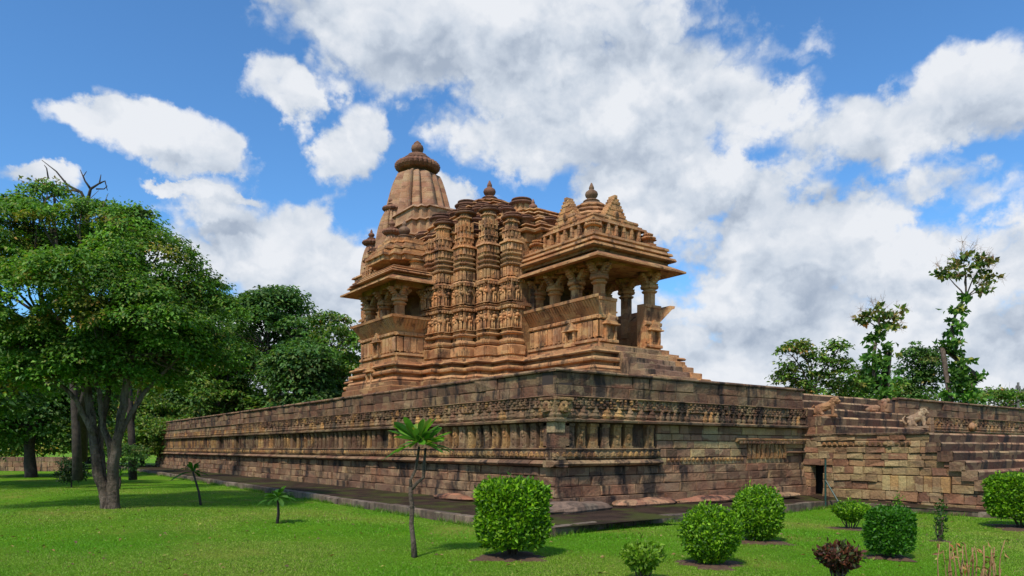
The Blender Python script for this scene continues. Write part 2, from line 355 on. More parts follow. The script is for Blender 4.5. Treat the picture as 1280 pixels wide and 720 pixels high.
# kerb line (x, y, z of its top)
KL = [(10.0, 78, .0), (9.7, 55, .0), (9.5, 35, .0), (9.35, 22, 0), (9.3, 11.3, 0)]
KR = [(9.3, 11.3, 0), (14.3, 12.1, -.07), (19.5, 12.9, -.16), (23.9, 13.6, -.24), (24.15, 11.0, -.30), (24.2, 5.0, -.34), (24.2, -6, -.36)]
def kerb(name, pts, step, inward):
    mb = MB()
    for (a, b) in zip(pts[:-1], pts[1:]):
        a = np.array(a); b = np.array(b); L_ = np.linalg.norm(b-a); n = max(1, int(L_/step)); d = (b-a)/L_
        nn = np.array([-d[1], d[0], 0]); nn = nn/np.linalg.norm(nn)*inward
        for i in range(n):
            p = a+d*(L_*i/n+.008); q = a+d*(L_*(i+1)/n-.008); w = .24+random.uniform(-.02, .02); jz = random.uniform(-.022, .012); c = tint(.6, 1.25, .08); jn = random.uniform(-.02, .02)
            base = [p+nn*jn, q+nn*(jn+random.uniform(-.012, .012)), q+nn*w, p+nn*w]
            vs = [tuple(v+np.array([0, 0, -.55])) for v in base]+[tuple(v+np.array([0, 0, jz-.02])) for v in base]
            cen = sum(base)/4
            vs += [tuple(cen+(v-cen)*np.array([.93, .93, 1])+np.array([0, 0, jz+random.uniform(-.006, .006)])) for v in base]
            mb.add(vs, [(0,1,5,4),(1,2,6,5),(2,3,7,6),(3,0,4,7),(4,5,9,8),(5,6,10,9),(6,7,11,10),(7,4,8,11),(8,9,10,11)], c)
    o = mb.build(name, M_KERB); meta(o, kind='structure'); return o
kerb('kerb', KL, 1.1, 1); kerb('kerb', KR, 1.0, 1)
def paving_material():
    m, nt, out = nodemat('mossy_paving'); g = nt.nodes.new('ShaderNodeNewGeometry'); P = g.outputs['Position']
    c = mixc(nt, ramp(nt, noise(nt, P, 1.3, 6, .65), .4, .6), (.028, .017, .011), (.052, .031, .02))
    c = mixc(nt, ramp(nt, noise(nt, P, .55, 6, .7), .47, .6, 0, .8), c, (.055, .065, .012))
    c = mixc(nt, ramp(nt, noise(nt, P, 9, 6, .75), .55, .75, 0, .5), c, (.16, .11, .08))
    bs = nt.nodes.new('ShaderNodeBsdfPrincipled'); nt.links.new(c, bs.inputs['Base Color']); bs.inputs['Roughness'].default_value = .9; bs.inputs['Specular IOR Level'].default_value = .12
    b = nt.nodes.new('ShaderNodeBump'); b.inputs['Strength'].default_value = .8; b.inputs['Distance'].default_value = .04
    nt.links.new(noise(nt, P, 9, 7, .75), b.inputs['Height']); nt.links.new(b.outputs[0], bs.inputs['Normal']); nt.links.new(bs.outputs[0], out.inputs[0]); return m
def paving():
    mb = MB(); e = -.035
    for (a, b) in zip(KL[:-1], KL[1:]):
        mb.add([(a[0]+.2, a[1], a[2]+e), (b[0]+.2, b[1], b[2]+e), (13.4, b[1], e), (13.4, a[1], e)], [(0, 1, 2, 3)])
    P = [(13.4, 11.95, -.055+e), (19.5, 13.0, -.16+e), (23.85, 13.7, -.24+e)]; Q = [(13.4, 15.8, e), (19.5, 15.8, -.0+e), (25.5, 15.8, e-.05)]
    for i in range(2): mb.add([P[i], P[i+1], Q[i+1], Q[i]], [(0, 1, 2, 3)])
    mb.add([(24.0, 13.7, -.24+e), (24.3, 5, -.34+e), (25.6, 5, -.34+e), (25.6, 15.8, -.08+e)], [(0, 1, 2, 3)])
    mb.add([(24.3, 5, -.34+e), (24.3, -6, -.36+e), (60, -6, -.36+e), (60, 5, -.34+e)], [(0, 1, 2, 3)])
    o = mb.build('paving', paving_material()); meta(o, kind='structure')
paving()

# ------------------------------------------------------------------ masonry
def wall_frame(ox, oy, dx, dy, nx, ny):
    """local (along, out, z) -> world"""
    return lambda p: (ox+dx*p[0]+nx*p[1], oy+dy*p[0]+ny*p[1], p[2])
def stoneblock(mb, a0, a1, o, z0, z1, col, depth=.35, j=.012, ch=.018):
    r = lambda: random.uniform(-j, j)
    F = [(a0+ch+r(), o+r(), z0+ch+r()*.6), (a1-ch+r(), o+r(), z0+ch+r()*.6), (a1-ch+r(), o+r(), z1-ch+r()*.6), (a0+ch+r(), o+r(), z1-ch+r()*.6)]
    E = [(a0, o-ch*1.2, z0), (a1, o-ch*1.2, z0), (a1, o-ch*1.2, z1), (a0, o-ch*1.2, z1)]
    B = [(a0, o-depth, z0), (a1, o-depth, z0), (a1, o-depth, z1), (a0, o-depth, z1)]
    mb.add(F+E+B, [(0,1,2,3),(4,5,1,0),(5,6,2,1),(6,7,3,2),(7,4,0,3),(8,9,5,4),(9,10,6,5),(10,11,7,6),(11,8,4,7)], col)
def course(mb, a0, a1, z0, z1, o, lo, hi, colf=blk, j=.014, skip=None, gap=.008, jo=.02):
    a = a0
    while a < a1-.02:
        b = min(a+random.uniform(lo, hi), a1)
        if a1-b < lo*.5: b = a1
        if not (skip and skip(a, b, z0, z1)):
            stoneblock(mb, a+gap, b-gap, o+random.uniform(-jo, jo), z0+gap, z1-gap, colf(), j=j)
        a = b
def moulding(mb, a0, a1, prof, lo=.6, hi=1.3, colf=blk, jo=.015):
    """projecting run of stones with profile [(z, out)]"""
    a = a0
    while a < a1-.02:
        b = min(a+random.uniform(lo, hi), a1); c = colf(); jj = random.uniform(-jo, jo)
        P = [(z, o+jj) for z, o in prof]; n = len(P)
        ring = [(z, o) for z, o in P]+[(P[-1][0], -.2), (P[0][0], -.2)]
        vs = [(a+.004, o, z) for z, o in ring]+[(b-.004, o+random.uniform(-.004, .004), z) for z, o in ring]; m = len(ring)
        fs = [(i, (i+1) % m, m+(i+1) % m, m+i) for i in range(m)]+[tuple(reversed(range(m))), tuple(range(m, 2*m))]
        mb.add(vs, fs, c); a = b
def relief_fig(mb, a, o, z, h, col, seed):
    """small standing figure in relief, local frame"""
    rnd = random.Random(seed); s = rnd.choice((-1, 1)); w = h*.11; hip = s*h*.05
    E = lambda x, zz, rx, rz, d=.5: mb.ball((a+x, o, z+zz), (rx, rx*.8*d*2, rz), 7, 4, col)
    E(-hip*.4, h*.9, w*.75, h*.075)                     # head
    E(-hip*.3, h*.70, w*1.15, h*.13); E(hip, h*.52, w*1.05, h*.09)
    E(hip*.8-w*.5, h*.28, w*.5, h*.27); E(hip*.8+w*.55, h*.27, w*.5, h*.27)
    E(-w*1.5, h*.62, w*.33, h*.16); E(w*1.5, h*(.62+.14*rnd.random()), w*.33, h*.15); E(s*w*1.2, h*.82, w*.4, h*.05)
OCH = lambda: (lambda k: (1.5*k, 1.35*k, .9*k))(random.uniform(.55, 1.3))
DK = lambda: (lambda k: (.75*k, .7*k, .7*k))(random.uniform(.5, 1.2))
def facade(parent, frame, L_, carved_to, name='wall', full=True, plain_from=None):
    """one face of the platform; carved_to = length that carries the pilaster band"""
    T = frame; wall = MB(); wall.T = T
    core = MB(); core.T = T
    core.add([(0, -.12, -.3), (L_, -.12, -.3), (L_, -.12, 3.76), (0, -.12, 3.76), (0, -.6, -.3), (L_, -.6, -.3), (L_, -.6, 3.76), (0, -.6, 3.76)],
             [(0,1,2,3),(4,7,6,5),(3,2,6,7),(0,3,7,4),(1,5,6,2),(0,4,5,1)])
    core.build('wall_core', M_CORE, parent)
    big = dict(j=.028, jo=.035)
    course(wall, -.28, L_, -.35, .22, .30, .8, 1.9, jo=.06, j=.045)
    course(wall, -.20, L_, .22, .52, .20, .7, 1.6, **big); course(wall, -.15, L_, .52, .80, .13, .5, 1.3, **big); course(wall, -.1, L_, .80, 1.06, .09, .3, .9, **big)
    course(wall, 0, L_, 3.05, 3.38, .05, .5, 1.7, colf=lambda: tuple(x*.8 for x in blk()), jo=.05, j=.03)
    course(wall, 0, L_, 3.38, 3.74, .02, .6, 1.9, colf=lambda: tuple(x*.8 for x in blk()), jo=.04, j=.03)
    moulding(wall, -.08, L_, [(3.74, .08), (3.78, .10), (3.83, .07)], .5, 1.1, jo=.02)
    # behind the bands: plain courses
    C = carved_to
    if C < L_:
        tan = MB(); tan.T = T
        for z0, z1 in ((1.05, 1.30), (1.30, 1.58), (1.58, 1.83), (1.83, 2.05), (2.05, 2.33)):
            course(tan, C, L_, z0, z1, .03, .35, .8, colf=lambda: random.choice(((1.25, 1.35, 1.15), (1.15, 1.2, 1.), (1, .85, .85), (1.45, 1.55, 1.25), (.8, .7, .7))) if random.random() < .9 else DK())
    wall.build(name, M_WALL, parent)
    if C < L_: tan.build('repaired_courses', M_TAN, parent)
    cv = MB(); cv.T = T
    moulding(cv, -.3, C, [(1.07, .12), (1.10, .26), (1.16, .33), (1.22, .26), (1.26, .16)], .8, 2.0, jo=.03)
    cv.build('lower_moulding', M_WALL, parent)
    fr = MB(); fr.T = T
    moulding(fr, -.2, C, [(1.28, .10), (1.31, .17), (1.54, .17), (1.57, .21), (1.60, .12)], .5, 1.0)
    a = -.1
    while a < C-.1:     # small lotus and figure bosses
        c = OCH(); far = a > 24
        fr.ball((a, .175, 1.42), (.075, .05, .09), 6, 3, c)
        if not far:
            for s in (-1, 1): fr.ball((a+s*.07, .175, 1.39), (.035, .035, .06), 5, 3, c)
        a += .24
    fr.build('boss_frieze', M_CARVE, parent)
    pi_ = MB(); pi_.T = T
    a = .28; k = 0
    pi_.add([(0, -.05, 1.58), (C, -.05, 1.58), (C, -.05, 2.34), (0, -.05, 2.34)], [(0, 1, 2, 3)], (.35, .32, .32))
    pi_.box(-.12, .22, -.4, .13, 1.6, 2.32, (.9, .75, .75), .015)
    while a < C-.3:
        c = random.choice((OCH(), OCH(), blk(), DK())); w = random.choice((.27, .3, .33))
        if random.random() < .05: a += .47; continue
        pi_.box(a, a+w, -.06, .09, 1.6, 2.30, c, .012)
        if a < 26:
            m = a+w/2; t = random.random()
            if t < .5: relief_fig(pi_, m, .10, 1.66, .56, tuple(x*1.1 for x in c), k)
            elif t < .85:
                pi_.ball((m, .095, 1.95), (.085, .035, .1), 8, 4, c); pi_.ball((m, .095, 1.77), (.06, .03, .07), 8, 4, c); pi_.ball((m, .095, 2.13), (.06, .03, .07), 8, 4, c)
            pi_.box(a-.01, a+w+.01, -.06, .12, 2.22, 2.30, c); pi_.box(a-.01, a+w+.01, -.06, .12, 1.6, 1.66, c)
        else:
            pi_.ball((a+w/2, .09, 1.95), (.09, .05, .3), 6, 3, c)
        a += .47; k += 1
    pi_.build('pilaster_band', M_CARVE, parent)
    up = MB(); up.T = T
    moulding(up, -.25, L_, [(2.33, .05), (2.34, .26), (2.40, .28), (2.43, .2), (2.45, .12)], .5, 1.2)
    moulding(up, -.12, L_, [(2.44, .08), (2.50, .14), (2.66, .12), (2.72, .06)], .5, 1.1)
    moulding(up, -.1, L_, [(2.70, .05), (2.74, .14), (3.00, .12), (3.05, .2), (3.08, .08)], .6, 1.4, jo=.03)
    a = -.05
    while a < L_:
        c = random.choice((OCH(), DK(), blk())); far = a > 24
        w = .47 if a < C else .3
        if random.random() < .9:
            up.ball((a, .14, 2.52), (.19 if w > .4 else .11, .13 if w > .4 else .07, .11), 8, 4, c); up.ball((a, .15, 2.63), (.12 if w > .4 else .07, .11 if w > .4 else .05, .09), 7, 4, c)
            up.ball((a, .15, 2.73), (.05, .09, .06), 6, 3, c)
        a += w
    a = 0
    while a < min(L_, 30):
        c = random.choice((OCH(), DK(), blk()))
        for q in range(4): up.ball((a+random.uniform(-.07, .07), .14, 2.76+q*.075), (random.uniform(.04, .09), .07, random.uniform(.03, .05)), 6, 3, random.choice((c, DK())))
        if random.random() < .5: up.ball((a+.12, .13, 2.88), (.05, .06, .09), 6, 3, c)
        a += .22
    up.build('upper_carved_frieze', M_CARVE, parent)

PX, PY, PT = 12.9, 15.3, 3.8      # the platform's near corner and its height
plat = thing('stone_platform', (PX, PY, 0), 'long weathered sandstone platform wall with carved bands, carrying the temple', 'platform')
facade(plat, wall_frame(PX, PY, 0, 1, -1, 0), 54.5, 54.5, 'long_side_wall')
facade(plat, wall_frame(PX, PY, 1, 0, 0, -1), 12.2, 4.1, 'front_wall')
facade(plat, wall_frame(32.6, PY, 1, 0, 0, -1), 15.2, 15.2, 'front_wall')
t = MB()
t.box(PX+.1, 25.0, PY+.1, PY+54.4, 3.0, 3.77, (1, 1, 1)); t.box(25.0, 47.7, 16.4, PY+54.4, 3.0, 3.77); t.box(32.7, 47.7, PY+.1, 16.4, 3.0, 3.77)
t.box(47.2, 47.75, PY, PY+54.4, -.3, 3.0); t.box(PX+.4, 47.5, PY+53.8, PY+54.3, -.3, 3.0)
t.build('platform_top', M_WALL, plat)
# corner stone with faces, greenish white block under it
c = MB(); c.box(PX-.22, PX+.42, PY-.22, PY+.42, 2.46, 3.02, (1.1, 1.15, .9), .05)
for T in (wall_frame(PX, PY, 1, 0, 0, -1), wall_frame(PX, PY, 0, 1, -1, 0)):
    c.T = T; k_ = (1.25, 1.2, .9)
    c.ball((.1, .22, 2.74), (.19, .12, .2), 12, 7, k_); c.ball((.1, .33, 2.72), (.05, .05, .07), 8, 5, k_)
    for q in (-1, 1): c.ball((.1+q*.08, .31, 2.80), (.045, .04, .035), 8, 5, (.6, .55, .5)); c.ball((.1+q*.2, .22, 2.86), (.07, .06, .08), 8, 5, k_); c.ball((.1+q*.11, .29, 2.64), (.07, .05, .05), 8, 5, k_)
    c.ball((.1, .31, 2.60), (.11, .05, .03), 8, 4, (.5, .45, .4)); c.box(-.2, .4, .1, .3, 2.92, 3.0, k_, .015)
c.T = None
c.build('corner_carving', M_CARVE, plat)
c = MB(); c.box(PX-.16, PX+.2, PY-.16, PY+.2, 2.02, 2.34, (1.7, 2.3, 2.2), .015); c.build('corner_block', M_WALL, plat)
c = MB(); c.T = wall_frame(PX, PY, 1, 0, 0, -1)      # saw-tooth band and half courses on the repaired stretch
for i in range(20): c.ball((4.6+i*.2, .06, 1.22), (.09, .05, .08), 4, 2, OCH())
moulding(c, 8.0, 12.2, [(1.80, .04), (1.84, .18), (1.90, .2), (1.96, .06)], .5, 1.0, OCH)
for i in range(22): c.box(8.1+i*.18, 8.2+i*.18, .1, .22, 1.76, 1.84, DK())
for i in range(9): c.box(8.7+i*.27, 8.85+i*.27, 0, .09, 1.22, 1.72, OCH(), .01)
moulding(c, 11.0, 12.2, [(1.40, .04), (1.44, .2), (1.5, .06)], .5, 1.0, DK)
c.build('repaired_band', M_CARVE, plat)
# return wall at the stair recess
r_ = MB(); r_.T = wall_frame(25.1, 17.0, 0, -1, 1, 0)
for z in np.arange(2.0, 3.7, .3): course(r_, 0, 1.7, z, z+.3, .02, .4, .8)
r_.build('return_wall', M_WALL, plat)

# ------------------------------------------------------------------ platform staircase
st = thing('stone_staircase', (25.1, 9, -.3), 'broad stone staircase with rubble side wall climbing to the platform', 'staircase')
sw = MB(); sw.T = wall_frame(25.1, 15.3, 0, -1, -1, 0)
hole = None
mats = lambda: random.choice(((1.2, 1.25, 1.0), (1.1, 1.1, .9), (1., .75, .7), (.75, .6, .6), (1.4, 1.5, 1.25), (1.1, .95, .8)))
A = 4.55
rows = [(-.55, -.2), (-.2, .14), (.14, .42), (.42, .68), (.68, .95), (.95, 1.2), (1.2, 1.42), (1.42, 1.64), (1.64, 1.86), (1.86, 2.06)]
def top_at(a):   # height of the stair profile at distance a from the platform
    return 2.1 if a < A else 2.1-.3*(int((a-A)/.36)+1)
for k, (z0, z1) in enumerate(rows):
    lim = A if z1 > 1.75 else A+.36*max(0, int((2.1-z1)/.3))
    lim = min(lim, 7.2)
    s0 = .02
    if z1 < .98: course(sw, .02, .36, z0, z1, .02, .28, .62, colf=mats, j=.02); s0 = .84
    if z0 < .1 or z0 >= .6: course(sw, s0, lim, z0, z1, .02, random.choice((.22, .3, .4)), random.choice((.5, .7, .85)), colf=mats, j=.035, jo=.045)
    else: course(sw, s0, 3.0, z0, z1, .02, .3, .7, colf=mats, j=.035, jo=.045); course(sw, 5.2, lim, z0, z1, .02, .5, .9, colf=mats, jo=.03)
for i in range(5): course(sw, 0, 1.3-.55*i if i < 3 else .02, 2.1+.34*i, 2.44+.34*i, .0, .3, .7, colf=mats, j=.03) if i < 3 else None
a = 3.0
while a < 5.15: stoneblock(sw, a, a+.26, .03+random.uniform(-.02, .03), .14, .66, random.choice(((1.6, 1.5, 1.0), (1.2, 1.2, 1.0), (1.5, 1.7, 1.3)))); a += .27
sw.build('side_wall', M_TAN, st)
co = MB(); co.box(25.22, 33, 10.8, 14.0, -.5, 2.06); [co.box(25.2, 37, 15.3-A-.36*(i+1)+.02, 15.3-A-.36*i+.02, -.5, 2.1-.3*(i+1)-.04) for i in range(6)]
co.box(26.0, 33, 14.0, 15.6, -.5, 2.06); co.build('stair_core', M_CORE, st)
fz = MB(); fz.T = wall_frame(25.1, 15.3, 0, -1, -1, 0)
moulding(fz, 0, A, [(2.04, .02), (2.06, .08), (2.12, .09), (2.13, 0)], .6, 1.2)
for i in range(16): fz.ball((.9+i*.2, .04, 1.75), (.09, .04, .07), 6, 3, OCH())
fz.build('side_frieze', M_CARVE, st)
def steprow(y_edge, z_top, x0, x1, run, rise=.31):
    s = MB(); s.T = wall_frame(x0, y_edge, 1, 0, 0, -1)
    a = 0
    while a < x1-x0-.1:
        b = min(a+random.uniform(.9, 1.9), x1-x0); cc = blk(); jz = random.uniform(-.01, .012); c2 = tuple(.85*q for q in cc)
        if a == 0 and run < 2: s.add([(0, .0, z_top-rise-.03), (0, .0, z_top+jz-.005), (0, -run-.1, z_top+jz-.005), (0, -run-.1, z_top-rise-.03)], [(0, 1, 2, 3)], cc)
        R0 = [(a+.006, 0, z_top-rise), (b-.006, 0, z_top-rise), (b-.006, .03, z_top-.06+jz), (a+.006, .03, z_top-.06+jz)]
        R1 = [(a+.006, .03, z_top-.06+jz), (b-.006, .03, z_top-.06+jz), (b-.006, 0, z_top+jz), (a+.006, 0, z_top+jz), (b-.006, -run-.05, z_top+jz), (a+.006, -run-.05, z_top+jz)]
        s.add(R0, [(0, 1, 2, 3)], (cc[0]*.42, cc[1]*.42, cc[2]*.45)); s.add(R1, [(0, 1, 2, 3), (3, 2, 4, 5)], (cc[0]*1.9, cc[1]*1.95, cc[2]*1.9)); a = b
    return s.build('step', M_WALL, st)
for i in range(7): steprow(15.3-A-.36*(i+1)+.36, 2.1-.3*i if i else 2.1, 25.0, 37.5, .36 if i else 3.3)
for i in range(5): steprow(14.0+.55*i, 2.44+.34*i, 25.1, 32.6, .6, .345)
lw = MB(); lw.T = wall_frame(32.5, 15.3, 0, -1, -1, 0)     # far cheek beside the upper flight
for z in np.arange(2.0, 2.9, .3): course(lw, 0, 1.4, z, z+.3, .0, .4, .8)
lw.build('cheek_wall', M_WALL, st)

# ------------------------------------------------------------------ temple
TX = 21.05        # axis
temple = thing('hindu_temple', (TX, 29, PT), 'carved sandstone temple with pillared porches and curved spire on the platform', 'temple')
def rect(x0, x1, y0, y1): return [(x0, y0), (x1, y0), (x1, y1), (x0, y1)]
def cross(cx, cy, a, b, c_):        # stepped square: half widths a (face), b (shoulder), c_ (face half length)
    p = []
    for (sx_, sy_) in ((1, -1), (1, 1), (-1, 1), (-1, -1)):
        q = [(c_, a), (b, a), (b, b), (a, b), (a, c_)]
        pts = [(c_, -a), (c_, -b), (b, -b), (b, -c_), (a, -c_)] if False else None
        break
    # counter-clockwise from lower side
    return [(cx-c_, cy-a), (cx+c_, cy-a), (cx+c_, cy-b), (cx+b, cy-b), (cx+b, cy-c_), (cx+a, cy-c_), (cx+a, cy+c_), (cx+b, cy+c_), (cx+b, cy+b), (cx+c_, cy+b), (cx+c_, cy+a), (cx-c_, cy+a), (cx-c_, cy+b), (cx-b, cy+b), (cx-b, cy+c_), (cx-a, cy+c_), (cx-a, cy-c_), (cx-b, cy-c_), (cx-b, cy-b), (cx-c_, cy-b)]
def roll(z0, z1, o, e=.06, n=4):    # half-round moulding
    return [(z0+(z1-z0)*(.5-.5*cos(pi*k/n)), o-e+e*2*sin(pi*k/n)*.5*1.2) for k in range(n+1)]
def tcol(lo=.72, hi=1.2):
    return lambda k: tint(lo, hi, .14)
def band_cols(dark=.3):
    memo = {}
    def f(k):
        if k not in memo: memo[k] = tint(.38, .62, .1) if random.random() < dark+.1 else tint(.85, 1.25, .14)
        return memo[k]
    return f
def kalasha(mb, x, y, z, s, mat_col=(1, 1, 1), spike=True):
    mb.lathe(x, y, [(.02*s, z-.05*s), (.60*s, z), (.66*s, z+.06*s), (.58*s, z+.13*s), (.34*s, z+.18*s), (.36*s, z+.24*s), (.44*s, z+.28*s), (.36*s, z+.34*s), (.16*s, z+.38*s), (.18*s, z+.42*s), (.30*s, z+.52*s), (.34*s, z+.64*s), (.30*s, z+.76*s), (.17*s, z+.86*s), (.10*s, z+.90*s)]
             + ([(.14*s, z+.94*s), (.13*s, z+1.02*s), (.03*s, z+1.25*s)] if spike else [(.02*s, z+.93*s)]), 20, mat_col)
def bell(mb, x, y, z, s):
    mb.lathe(x, y, [(.5*s, z-.3*s), (.5*s, z), (.78*s, z+.04*s), (.82*s, z+.12*s), (.72*s, z+.18*s), (.45*s, z+.22*s), (.45*s, z+.28*s), (.62*s, z+.31*s), (.62*s, z+.38*s), (.4*s, z+.44*s), (.15*s, z+.47*s)], 18, tint(.7, 1.1))

# plinth under everything: stepped outline
half = [(18.7, 19.9), (18.7, 24.3), (17.9, 24.3), (17.9, 25.4), (17.1, 25.4), (17.1, 26.4), (16.5, 26.4), (16.5, 27.4), (16.1, 27.4), (16.1, 28.4), (14.75, 28.4), (14.75, 32.5), (16.3, 32.5), (16.3, 34.0), (17.0, 34.0), (17.0, 38.3), (18.2, 38.3), (18.2, 40.3), (19.4, 40.3), (19.4, 41.2)]
outline = [(2*TX-x, y) for x, y in half]+[(x, y) for x, y in reversed(half)]
# counter-clockwise: start right side going up, then left side going down
mb = MB(); bc = band_cols(.15)
mb.loft(outline, [(3.75, .62), (4.02, .60), (4.03, .50), (4.30, .48), (4.34, .36), (4.52, .34), (4.56, .22)], bc)
mb.build('plinth', M_TEMPLE, temple)
mb = MB(); bc = band_cols(.3)
prof = [(4.50, .26), (4.62, .30), (4.72, .24), (4.74, .10), (4.86, .10), (4.88, .26)]+roll(4.88, 5.06, .26)+[(5.08, .06), (5.20, .06), (5.22, .22), (5.27, .25), (5.33, .20), (5.34, .04), (5.45, .04)]
inner = [p for p in outline]
mb.loft(inner, prof, bc); mb.build('base_mouldings', M_TEMPLE, temple)
# core walls (dark recess stone between the bays)
mb = MB()
core = [(x, y) for x, y in [(19.5, 24.6), (18.6, 24.6), (18.6, 25.8), (17.8, 25.8), (17.8, 26.8), (17.2, 26.8), (17.2, 28.2), (16.9, 28.2), (16.9, 32.6), (17.3, 32.6), (17.3, 34.2), (17.9, 34.2), (17.9, 38), (19, 38), (19, 39.8)]]
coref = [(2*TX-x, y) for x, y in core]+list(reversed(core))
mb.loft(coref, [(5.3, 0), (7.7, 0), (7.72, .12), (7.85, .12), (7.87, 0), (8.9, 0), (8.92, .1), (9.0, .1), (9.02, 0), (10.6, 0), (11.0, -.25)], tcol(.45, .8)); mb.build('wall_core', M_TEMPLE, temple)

def bay(cx, cy, a=.40, top=11.6, figs=(True, True), light=1., z0=5.3):
    mb = MB(); P = cross(cx, cy, a, a*.82, a*.62); d = random.uniform(-.03, .03)
    prof = [(z0, .08), (5.52, .10), (5.56, .03), (5.62, .12), (5.98, .14), (6.04, .02)]+roll(6.06, 6.30, .08, .09)+[(6.32, -.06), (6.46, -.06)]+roll(6.48, 6.62, .05, .07)
    prof += [(6.66, -.02), (6.70, .02), (6.74, -.06), (7.58, -.06), (7.60, .06)]+roll(7.62, 7.74, .08, .05)+[(7.80, .10), (7.86, -.02), (7.90, -.07), (8.74, -.07), (8.76, .05), (8.84, .09), (8.92, .0), (8.96, -.05), (9.38, -.05), (9.40, .04)]
    z = 9.42
    for q in range(3): prof += roll(z, z+.13, .03, .06, 4)+[(z+.15, -.04)]; z += .22
    prof += [(z, -.02), (z+.30, -.04), (z+.32, .08), (z+.40, .06), (z+.44, -.06)]; z += .46; o = -.06
    while z < top+d:
        h = random.uniform(.24, .42); prof += [(z, o), (z+h, o-.02), (z+h+.01, o+.055), (z+h+.06, o+.045), (z+h+.10, o-.05)]; z += h+.11; o -= .03
    prof += [(z, o), (z+.16, o-.1)]
    m = {}
    def colf(k):
        zz = prof[k][0]
        if k not in m:
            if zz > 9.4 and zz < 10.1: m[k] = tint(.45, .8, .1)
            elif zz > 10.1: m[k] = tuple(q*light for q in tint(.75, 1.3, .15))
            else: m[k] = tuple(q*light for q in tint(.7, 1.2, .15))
        return m[k]
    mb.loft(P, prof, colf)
    # dentils and pilaster strips of the carved storeys
    for (za, zb) in ((6.76, 7.56), (7.92, 8.72), (8.98, 9.36), (5.64, 5.96), (9.86+.24, 9.86+.5)):
        for sx_, sy_ in ((-1, 0), (0, -1), (1, 0)):
            for off in (-.6, 0.6) if zb-za > .5 else (-.62, -.2, .2, .62):
                px_, py_ = cx+sx_*(a-.04)+(off*a if sy_ else 0), cy+sy_*(a-.04)+(off*a if sx_ else 0)
                cc = tint(.8, 1.3, .15); mb.box(px_-.05, px_+.05, py_-.05, py_+.05, za, zb, cc)
    for zq in np.arange(10.15, top-.3, .5):      # vertical ribs on the upper shaft
        for k in range(3):
            for sx_, sy_ in ((-1, 0), (0, -1)):
                off = (-.5, 0, .5)[k]*a; px_, py_ = cx+sx_*(a-.08)+(off if sy_ else 0), cy+sy_*(a-.08)+(off if sx_ else 0)
                mb.box(px_-.045, px_+.045, py_-.045, py_+.045, zq, zq+.38, tint(.7, 1.35, .15))
    for zz in (7.70, 8.80, 5.53):
        for k in range(6):
            t_ = -a+a*2*(k+.5)/6
            mb.box(cx-a-.13, cx-a-.05, cy+t_-.03, cy+t_+.03, zz-.1, zz, tint()); mb.box(cx+t_-.03, cx+t_+.03, cy-a-.13, cy-a-.05, zz-.1, zz, tint())
    o = mb.build('wall_bay', M_TEMPLE, temple)
    return z+.1
FIG = []
for k in range(5):
    f = MB(); relief_fig(f, 0, -.03, 0, .80, (1.35, 1.3, 1.2), k*13+1); f.box(-.16, .16, -.08, .08, -.03, .01, (1, 1, 1)); 
    m0 = f.build('carved_figure', M_TEMPLE, None, True); FIG.append(m0.data); COL.objects.unlink(m0); bpy.data.objects.remove(m0)
def figure(x, y, z, rz, s=1.):
    o = bpy.data.objects.new('carved_figure', random.choice(FIG)); COL.objects.link(o); o.parent = temple
    o.location = (x-TX, y-29, z-PT); o.rotation_euler = (0, 0, rz); o.scale = (s*1.15, s*1.15, s)
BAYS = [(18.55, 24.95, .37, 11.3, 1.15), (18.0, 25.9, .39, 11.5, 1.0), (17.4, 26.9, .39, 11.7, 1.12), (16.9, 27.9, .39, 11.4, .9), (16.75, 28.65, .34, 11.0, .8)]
for (bx, by, a, top, li) in BAYS:
    zt = bay(bx, by, a, top, light=li)
    d_ = MB(); bell(d_, bx+.12, by+.1, zt+.02, .62) if a > .35 else None
    if d_.n: d_.build('bell_disc', M_DISC, temple)
    for z in (6.76, 7.92):
        figure(bx-a+.02, by, z, -pi/2); figure(bx, by-a+.02, z, 0)
        figure(bx-a+.02, by+.27, z, -pi/2, .85)
        figure(bx-a+.06, by-.27, z, -pi/2, .85)
    figure(bx-a+.02, by, 8.98, -pi/2, .48); figure(bx, by-a+.02, 8.98, 0, .48)
for (bx, by, a, top, li) in BAYS[:4]: bay(2*TX-bx, by, a, top, light=li)
for (bx, by, a, top) in ((16.9, 33.4, .4, 11.2), (17.5, 34.9, .42, 11.6), (17.6, 36.2, .5, 12), (17.9, 37.5, .42, 11.8), (18.7, 38.7, .42, 11.6), (19.5, 39.9, .42, 11.6)):
    bay(bx, by, a, top); bay(2*TX-bx, by, a, top)
    [(lambda b_: (bell(b_, xx, by, top+.3, .55), b_.build('bell_disc', M_DISC, temple)))(MB()) for xx in (bx, 2*TX-bx)]

